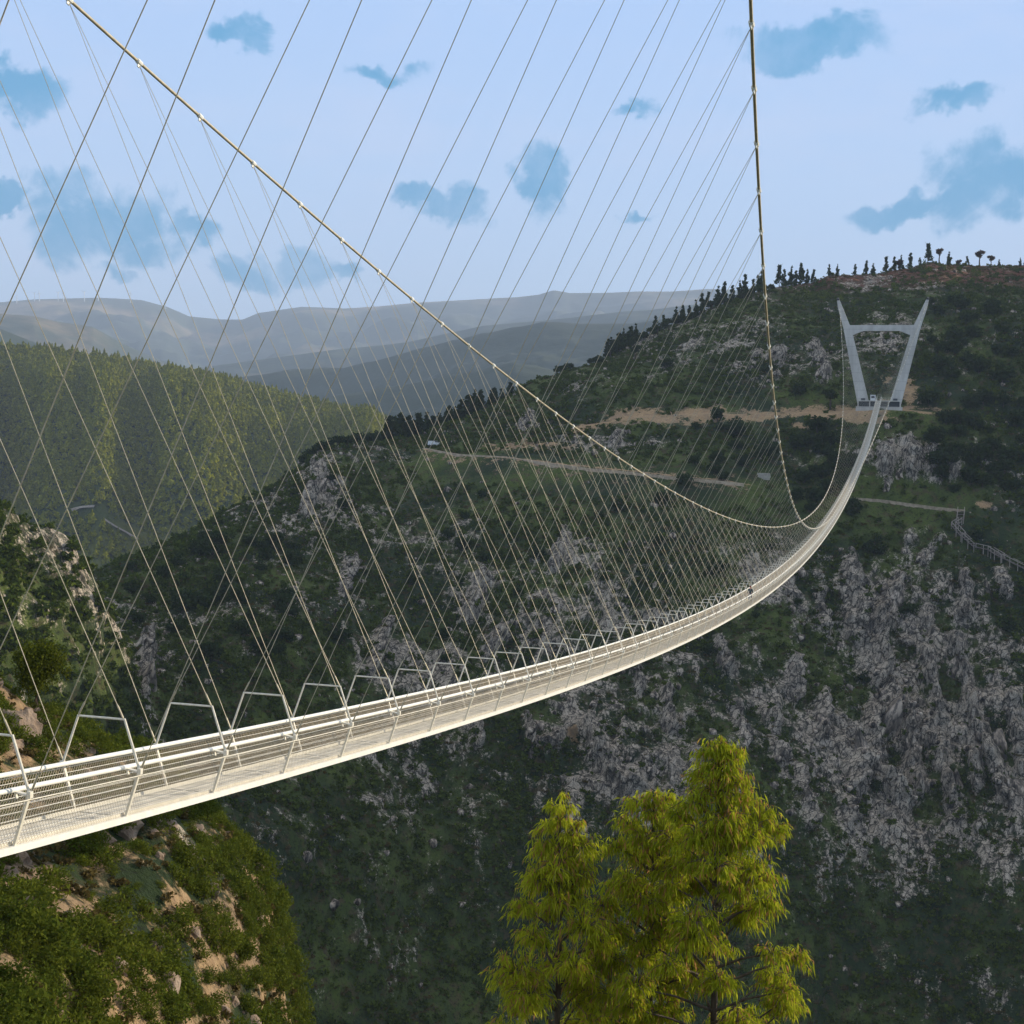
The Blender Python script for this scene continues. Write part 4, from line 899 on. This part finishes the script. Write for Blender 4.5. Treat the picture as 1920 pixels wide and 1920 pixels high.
crags = [(1590, 1120, 5.0, 'tall pale crag right of the deck at mid cliff'), (1680, 1120, 4.6, 'pointed pale crag beside the tall one at mid cliff'), (1665, 1330, 5.6, 'large peaked crag in the lower right cliff'), (1705, 1400, 4.6, 'leaning crag right of the large peaked one'), (1615, 1400, 4.6, 'broad crag left of the large peaked one'),
 (1790, 1250, 4.6, 'slender crag near the right edge'), (1870, 1400, 5.4, 'tall crag at the lower right edge'), (1905, 1480, 5.0, 'dark crag in the lower right corner'), (1800, 1480, 4.4, 'broken crag at the foot of the right cliff'), (1350, 1240, 3.0, 'small square crag under the bridge deck'), (1480, 1260, 3.2, 'narrow crag under the deck bend'),
 (1130, 1440, 3.4, 'grey crag low below the middle of the bridge'), (1000, 1420, 3.2, 'streaked crag below the bridge left of centre'), (880, 1400, 3.0, 'thin grey crag below the bridge deck at left'), (1690, 870, 3.6, 'top block of the outcrop right of the deck'), (1720, 850, 3.0, 'middle block of the outcrop right of the deck'), (1755, 880, 3.2, 'right block of the outcrop right of the deck'), (1660, 905, 2.6, 'low left block of the outcrop right of the deck'),
 (1540, 690, 3.0, 'big rounded boulder stack left of the far tower'), (1180, 830, 2.8, 'slab of rock under the dirt terrace'), (1850, 1110, 3.6, 'knobbly crag under the wooden stairs'), (1900, 960, 2.8, 'pale rocks by the path end at right'), (270, 1260, 4.0, 'dark pillar of rock in the shaded cliff at left'), (600, 900, 3.2, 'pale rock on the left shoulder of the mountainside'), (905, 1120, 3.0, 'pale pillar in the middle of the shaded cliff'), (1230, 1100, 3.0, 'grey rock behind the hanger net')]
for i, (px, py, s, lb) in enumerate(crags):
    l = on_slope(px, py)
    if l is None: continue
    o = inst('rock_crag', crag_me[i % 4], None, l+Vector((0, s*.35, -s*.7)), (R(random.uniform(-14, 8)), R(random.uniform(-12, 12)), random.uniform(0, 6)), (s*.8, s*.8, s*(.75 if py < 1000 else 1.0))); tag(o, lb, 'rock')
bo = inst('boulder', bmesh_[0], None, on_slope(1560, 660), (0, 0, 0), (1.2, 1.2, 1.0)); tag(bo, 'pale boulder on the hillside left of the tower leg', 'rock')
bo2 = inst('boulder', bmesh_[2], None, on_slope(1610, 555), (0, 0, 1), (1.4, 1.1, 1.0)); tag(bo2, 'pale boulder on the hillside above the tower top', 'rock')
wb = np.clip(.25+1.5*cl+.5*(fbm(G0, 20, 3, 500)), .04, 1.5)*(1-flat)*vis_
P, i, j = sample(G, .016, wb); scatter('scattered_rocks', P, .35+1.3*rng.random(len(P))**2.5, bo)
P, i, j = sample(G, .012, wb); scatter('scattered_rocks', P, .35+1.5*rng.random(len(P))**2.5, bo2)

# near hillside: boulders, gorse, bush tree
nr_me = [mesh_np('boulder', *boulder(20+i, 5, 26, .30), M['nearrock']) for i in range(4)]
for i, (px, py, s, st, lb) in enumerate([(8, 1345, 1.5, (1.2, 1, .9), 'big warm lit boulder at the left edge above the bridge rail'), (38, 1372, 1.25, (1, .9, 1.3), 'pinkish split boulder behind the leftmost frame'), (20, 1392, .9, (1.3, 1, .5), 'flat sunlit slab low at the left edge'), (52, 1398, .8, (1.2, 1, .8), 'sloping sunlit boulder right of the split one'), (48, 1340, .9, (1.2, 1, .7), 'grey boulder above the split one'),
   (72, 1352, .6, (1.3, 1, .6), 'small grey boulder in the green slope'), (95, 1345, .55, (1, 1, .7), 'small round boulder right of the grey one'), (62, 1325, .7, (1.3, 1, .6), 'grey boulder highest on the near slope'), (235, 1558, .7, (1.4, 1, .9), 'dark grey boulder just under the deck edge'), (320, 1545, .6, (1.5, 1, .6), 'long pale boulder under the deck'), (372, 1556, .55, (1.2, 1, .8), 'tilted pale boulder under the deck'), (290, 1560, .5, (1, 1, .8), 'small boulder between two larger ones under the deck'), (425, 1560, .5, (1.5, 1, .6), 'last boulder at the end of the near slope'), (165, 1405, .45, (1.2, 1, .6), 'small boulder in the grass above the rail')]):
    h_ = hit(px, py, (nearh,))
    if h_: o = inst('boulder', nr_me[i % 4], None, h_[0]-Vector((0, 0, s*.2)), (random.uniform(-.3, .3), random.uniform(-.3, .3), random.uniform(0, 6)), tuple(s*.78*v for v in st)); tag(o, lb, 'rock')
gor_me = [cloudmesh('gorse_bush', leafcloud(900, 1, 1, .7, .13, .35, 9, seed=80+i, aspect=2.2), M['gorse']) for i in range(3)]
gl = hit(100, 1400, (nearh,)); gl2 = hit(310, 1425, (nearh,))
gb = inst('gorse_bush', gor_me[0], None, gl[0], (0, 0, 0), (.9, .9, .9)); tag(gb, 'bright green gorse bush beside the sunlit boulders', 'bush')
gb2 = inst('gorse_bush', gor_me[1], None, gl2[0] if gl2 else (0, 0, -9), (0, 0, 0), (.8, .8, .8)); tag(gb2, 'green gorse bush on the near slope above the second frame', 'bush')
PX3, PY3 = project(G3); w3 = ((PX3 > -120) & (PX3 < 700))*(.3+.7*sstep(-.3, .2, fbm(G3, 5, 3, 77)))
for dn, o_, hi in ((1.7, gb, .75), (1.7, gb2, .6)):
    P, i, j = sample(G3, dn, w3); P[:, 2] -= .1; scatter('gorse_cover', P, .2+hi*1.15*rng.random(len(P))**1.7, o_)
P, i, j = sample(G3, .9, (PX3 > -120)*(PX3 < 700)*1.0); scatter('dry_hillside_scrub', P, .10+.28*rng.random(len(P)), pr[2])
P, i, j = sample(G3, .26, (PX3 > -120)*(PX3 < 700)*1.0); nrk = hit(205, 1400, (nearh,)); nro = inst('boulder', nr_me[3], None, nrk[0], (.2, 0, 1), (.4, .35, .3)); tag(nro, 'small pale boulder among gorse above the rail right of the big boulders', 'rock'); scatter('hillside_stones', P, .10+.55*rng.random(len(P))**2.5, nro)
h_ = hit(70, 1312, (nearh,)); bl = h_[0] if h_ else pt(70, 1312, 60)
bd = cloudmesh('bush_crown', np.concatenate([leafcloud(9000, 1.35, 1.3, 1.25, .11, 0, 34, seed=91, aspect=1.8)]), leafmat('bush_leaf', (.022, .045, .008), (.12, .135, .014), .3, 2))
bt_ = empty('round_bush_tree', bl); tag(bt_, 'rounded green bushy tree standing above the boulders at the left edge', 'tree'); c = inst('crown', bd, bt_, (0, 0, 1.25)); stem_obj(bt_, [(0, 0, -.3), (.05, 0, .6), (0, .05, 1.3)], .12, .05)

# foreground trees: drooping strap leaves on twigs gathered in irregular lobes
RV = Vector((math.cos(YAW), math.sin(YAW), 0)); FV = Vector((-math.sin(YAW), math.cos(YAW), 0))
def drooping_tree(top, lobes, extra, dens, label, seed):
    r_ = np.random.default_rng(seed); gx, gy = top[0], top[1]
    ok, loc, no, ix = campg.ray_cast(Vector((gx, gy, 300)), Vector((0, 0, -1))); gz = loc.z if ok else top[2]-14
    t = empty('drooping_acacia_tree', (gx, gy, gz)); tag(t, label, 'tree', 'drooping trees in the foreground'); Ht = top[2]-gz
    stem_obj(t, [(.3, .2, -.5), (.15, .1, Ht*.3), (0, .05, Ht*.6), (.04, 0, Ht*.85), (0, 0, Ht*.975)], .13, .016)
    L = [(Vector(RV)*a+Vector(FV)*b+Vector((0, 0, Ht+c)), r) for a, b, c, r in lobes]
    n_e, z0, z1, R0, R1 = extra
    for q in range(n_e):
        f = (q+r_.random()*.7)/n_e; an = q*2.4+r_.random(); rr_ = (R0+(R1-R0)*f)*(.35+.65*r_.random())
        L.append((Vector((math.cos(an)*rr_, math.sin(an)*rr_, Ht+z0+(z1-z0)*f)), .28+.28*r_.random()))
    br = MB(); Vs = []
    for (c0, r0) in L:
        st = Vector((0, 0, min(Ht-.1, c0.z-.25*math.hypot(c0.x, c0.y)-.25)))
        br.tube([tuple(st), tuple((st+c0)/2+Vector((0, 0, .05))), tuple(c0)], .02, 5, [.030, .020, .010], False)
        nt = int(dens*(r0/.4)**1.8)
        for q in range(nt):
            d = r_.normal(size=3); d[2] = abs(d[2])*.9-.25; d /= np.linalg.norm(d); rad = r0*(.55+.6*r_.random()**.7); base = np.array(c0)
            tip = base+d*rad; tip[2] -= .12*rad; mid = base+d*rad*.5+np.array([0, 0, .16*rad])
            if q % 3 == 0: br.tube([tuple(base), tuple(mid), tuple(tip)], .01, 4, [.009, .006, .003], False)
            nl = 9+int(7*r_.random())
            for e in range(nl):
                f_ = .25+.75*e/nl; c = (1-f_)**2*base+2*f_*(1-f_)*mid+f_*f_*tip+r_.normal(size=3)*.022
                a = r_.normal(size=3)*.5+np.array([d[0]*.55, d[1]*.55, -.75-.75*r_.random()]); a /= np.linalg.norm(a); b = np.cross(a, r_.normal(size=3)); b /= np.linalg.norm(b)
                Ln = .08+.13*r_.random()**1.5; w2 = .008+.007*r_.random(); dr = np.array([0, 0, -.25*Ln])
                Vs += [c, c+a*Ln*.5+b*w2, c+a*Ln+dr, c+a*Ln*.5-b*w2]
    br.build('branches', M['bark'], t, True)
    link(bpy.data.objects.new('crown', cloudmesh('crown', np.array(Vs), M['acacia'])), t)
p1 = pt(1362, 1371, 24.0); p2 = pt(1240, 1470, 25.0); p3 = pt(1064, 1480, 24.0)
drooping_tree(p1, [(0, 0, -.22, .20), (-.16, 0, -.36, .30), (.20, .1, -.42, .30), (.02, -.1, -.62, .42), (-.22, .2, -.80, .34), (.30, 0, -.85, .32), (-.05, 0, -1.05, .46), (.38, .1, -1.20, .40), (-.42, -.1, -1.25, .40), (.72, 0, -1.45, .34), (-.62, .2, -1.55, .36), (.1, -.3, -1.5, .5), (.98, .1, -1.72, .30), (.5, -.3, -1.75, .5), (-.3, -.3, -1.8, .5)], (46, -1.9, -6.0, .9, 2.3), 46, 'tallest yellow green drooping tree rising from the bottom right of centre', 1)
drooping_tree(p2, [(0, 0, -.22, .22), (-.26, 0, -.36, .30), (.24, .1, -.34, .28), (.02, -.1, -.58, .40), (.44, 0, -.62, .28), (-.42, .1, -.78, .34), (.2, 0, -.95, .42), (-.2, -.2, -1.05, .45), (.55, .1, -1.0, .34), (-.65, 0, -1.15, .3)], (34, -1.2, -5.0, .6, 1.7), 46, 'middle yellow green drooping tree left of the tallest one', 2)
drooping_tree(p3, [(0, 0, -.14, .13), (-.08, 0, -.30, .20), (.12, .1, -.36, .18), (0, -.1, -.52, .25), (-.22, .1, -.68, .22), (.36, 0, -.60, .15), (.14, 0, -.80, .26), (-.3, 0, -.92, .24)], (30, -1.0, -4.6, .4, 1.4), 44, 'smallest leftmost yellow green drooping tree at the bottom', 3)
# grass stalks
for (px, py, k) in ((648, 1490, 1), (683, 1528, 2)):
    b0 = pt(px, 1720, 12); tp = pt(px+4, py, 12); mb = MB(); q = tp-b0
    t = mb.tube([tuple(b0), tuple(b0+q*.5+Vector((.01, 0, 0))), tuple(tp)], .004, 4, [.006, .004, .002])
    for e in range(10): s = b0+q*(.75+.025*e); mb.tube([tuple(s), tuple(s+Vector((random.uniform(-.02, .02), 0, .05)))], .003, 3, [.004, .001])

# ------------------------------------------------------------------ paths, stairs, small things
def ribbon(name, pts, width, mat, obs, lift=.35):
    L = []
    for (x0, y0), (x1, y1) in zip(pts[:-1], pts[1:]):
        n = max(2, int(math.hypot(x1-x0, y1-y0)/6))
        for i in range(n): L.append((x0+(x1-x0)*i/n, y0+(y1-y0)*i/n))
    H_ = [hit(x, y, obs) for x, y in L]; C_ = [h_[0] for h_ in H_ if h_]
    C_ = [c for i, c in enumerate(C_) if i == 0 or (c-C_[i-1]).length < 60]
    if len(C_) < 3: return
    A = np.array([c[:] for c in C_]); 
    for _ in range(3): A[1:-1] = (A[:-2]+A[1:-1]*2+A[2:])/4
    V = []; 
    for i in range(len(A)):
        t_ = Vector(A[min(i+1, len(A)-1)]-A[max(i-1, 0)]); t_.z = 0; t_.normalize(); sd = Vector((-t_.y, t_.x, 0)); p = Vector(A[i])
        for s in (-1, -.5, .5, 1): V.append(tuple(p+sd*(s*width/2)+Vector((0, 0, lift if abs(s) < 1 else lift-1.5))))
    Fc = [(i*4+k, i*4+k+1, i*4+k+5, i*4+k+4) for i in range(len(A)-1) for k in range(3)]
    me_ = bpy.data.meshes.new(name); me_.from_pydata(V, [], Fc); me_.materials.append(mat); o = link(bpy.data.objects.new(name, me_)); o['kind'] = 'structure'; return o
ribbon('path', [(795, 841), (830, 848), (862, 853), (940, 857), (1000, 865), (1050, 872), (1110, 880), (1180, 886), (1260, 895), (1330, 901), (1400, 908)], 2.4, M['path'], (gorge,), .25)
ribbon('footpath', [(1600, 936), (1650, 939), (1700, 946), (1760, 954), (1815, 959)], 1.0, M['path'], (gorge,), .5)
ribbon('valley_road', [(132, 957), (150, 951), (186, 949)], 5, M['road'], (fhill,), 1.0)
ribbon('valley_road', [(196, 974), (215, 988), (240, 1000), (268, 1018)], 4.5, M['road'], (fhill,), 1.0)

def stairs(pts, label):
    P = [Vector(on_slope(x, y)) + Vector((0, 0, .8)) for x, y in pts]
    t = empty('wooden_stairway', P[0]); tag(t, label, 'stairs'); O = P[0]
    for a, b_ in zip(P[:-1], P[1:]):
        q = b_-a; n = max(2, int(q.length/.9)); dr = Vector((q.x, q.y, 0)).normalized(); sd = Vector((-dr.y, dr.x, 0))
        for i in range(n):
            c = a+q*((i+.5)/n)-O; mb = MB(); mb.bar(tuple(c-sd*1.2), tuple(c+sd*1.2), .78, .12); mb.build('tread', M['wood'], t)
        for s in (-1, 1):
            mb = MB(); mb.bar(tuple(a-O+sd*s), tuple(b_-O+sd*s), .14, .3); mb.build('stringer', M['wood'], t)
            mb = MB(); mb.bar(tuple(a-O+sd*s+Vector((0, 0, 1.1))), tuple(b_-O+sd*s+Vector((0, 0, 1.1))), .16, .2); mb.build('handrail', M['woodrail'], t)
            m_ = max(2, int(q.length/2.5))
            for i in range(m_+1):
                c = a+q*(i/m_)-O+sd*s; mb = MB(); mb.bar(tuple(c-Vector((0, 0, 2.5))), tuple(c+Vector((0, 0, 1.15))), .2, .2); mb.build('post', M['woodrail'], t)
stairs([(1802, 962), (1800, 982), (1788, 990), (1806, 1010), (1828, 1030), (1856, 1036), (1880, 1050), (1925, 1072)], 'grey wooden stairway with handrails zigzagging down the rocks at the right edge')
l = on_slope(1432, 896)
if l is not None:
    w_ = empty('stone_wall', l); tag(w_, 'pale square stone wall stub at the end of the lower path', 'wall')
    for q in range(3):
        for s in range(3): mb = MB(); mb.box((-1.4+s*1.35+(q % 2)*.2, 0, -.3+q*.75), (1.3, 1.2+.2*(s % 2), .72)); mb.build('stone', M['stone'], w_)
l = on_slope(813, 838)
if l is not None:
    v = empty('white_van', l+Vector((0, 0, .2)), 1.2); tag(v, 'tiny white van parked at the left end of the dirt path', 'van')
    mb = MB(); mb.box((0, 0, .95), (1.8, 4.2, 1.0)); mb.bar((0, -1.2, 1.45), (0, 1.9, 1.45), 1.7, .01); mb.box((0, .4, 1.7), (1.65, 3.1, .6)); mb.build('body', M['white'], v)
    mb = MB(); mb.box((0, -1.2, 1.7), (1.5, .1, .45)); mb.build('windscreen', M['dark'], v)
    for sx in (-.85, .85):
        for sy in (-1.3, 1.3): mb = MB(); mb.tube([(sx-.1, sy, .35), (sx+.1, sy, .35)], .35, 12); mb.build('wheel', M['dark'], v)
for iw, (px, hgt) in enumerate(((28, 12), (61, 17), (70, 17), (105, 17), (115, 16), (154, 17), (180, 18), (240, 18), (306, 16))):
    base = pt(px, float(np.interp(px, [0, 60, 180, 260, 310], [566, 561, 558, 562, 575]))+2, 8900); Ht = hgt/F*8900
    t = empty('wind_turbine', base, YAW); tag(t, ordl(iw+1, 'wind turbine from the left on the hazy crest at far left'), 'wind turbine', 'wind turbines on the far crest')
    mb = MB(); mb.tube([(0, 0, -15), (0, 0, Ht*.72)], 2, 6, [2.6, 1.6]); mb.build('mast', M['white'], t)
    mb = MB(); mb.box((0, 0, Ht*.72), (4, 10, 4)); mb.build('nacelle', M['white'], t)
    a_ = random.random()*2
    for q in range(3):
        an = a_+q*2.094; mb = MB(); mb.bar((0, -6, Ht*.72), (math.cos(an)*Ht*.34, -6, Ht*.72+math.sin(an)*Ht*.34), 2.4, 1.0, (0, 1, 0), .4); mb.build('blade', M['white'], t)

# ------------------------------------------------------------------ haze
bx = MB(); bx.box((0, 6400, 330), (30000, 15600, 1106)); hz = bx.build('haze', M['white']); hz.data.materials.clear()
hm, t = newmat('haze_air'); vp = t.node('ShaderNodeVolumePrincipled'); vp.inputs['Color'].default_value = (.60, .75, 1.0, 1); vp.inputs['Density'].default_value = 1.1e-4; vp.inputs['Anisotropy'].default_value = 0.0
ou = t.node('ShaderNodeOutputMaterial'); t.l.new(vp.outputs[0], ou.inputs['Volume']); hz.data.materials.append(hm); hz['kind'] = 'stuff'
print('max z', G6[..., 2].max(), 'objs', len(bpy.data.objects), 'tris', sum(len(o.data.polygons) for o in bpy.data.objects if o.type == 'MESH'))
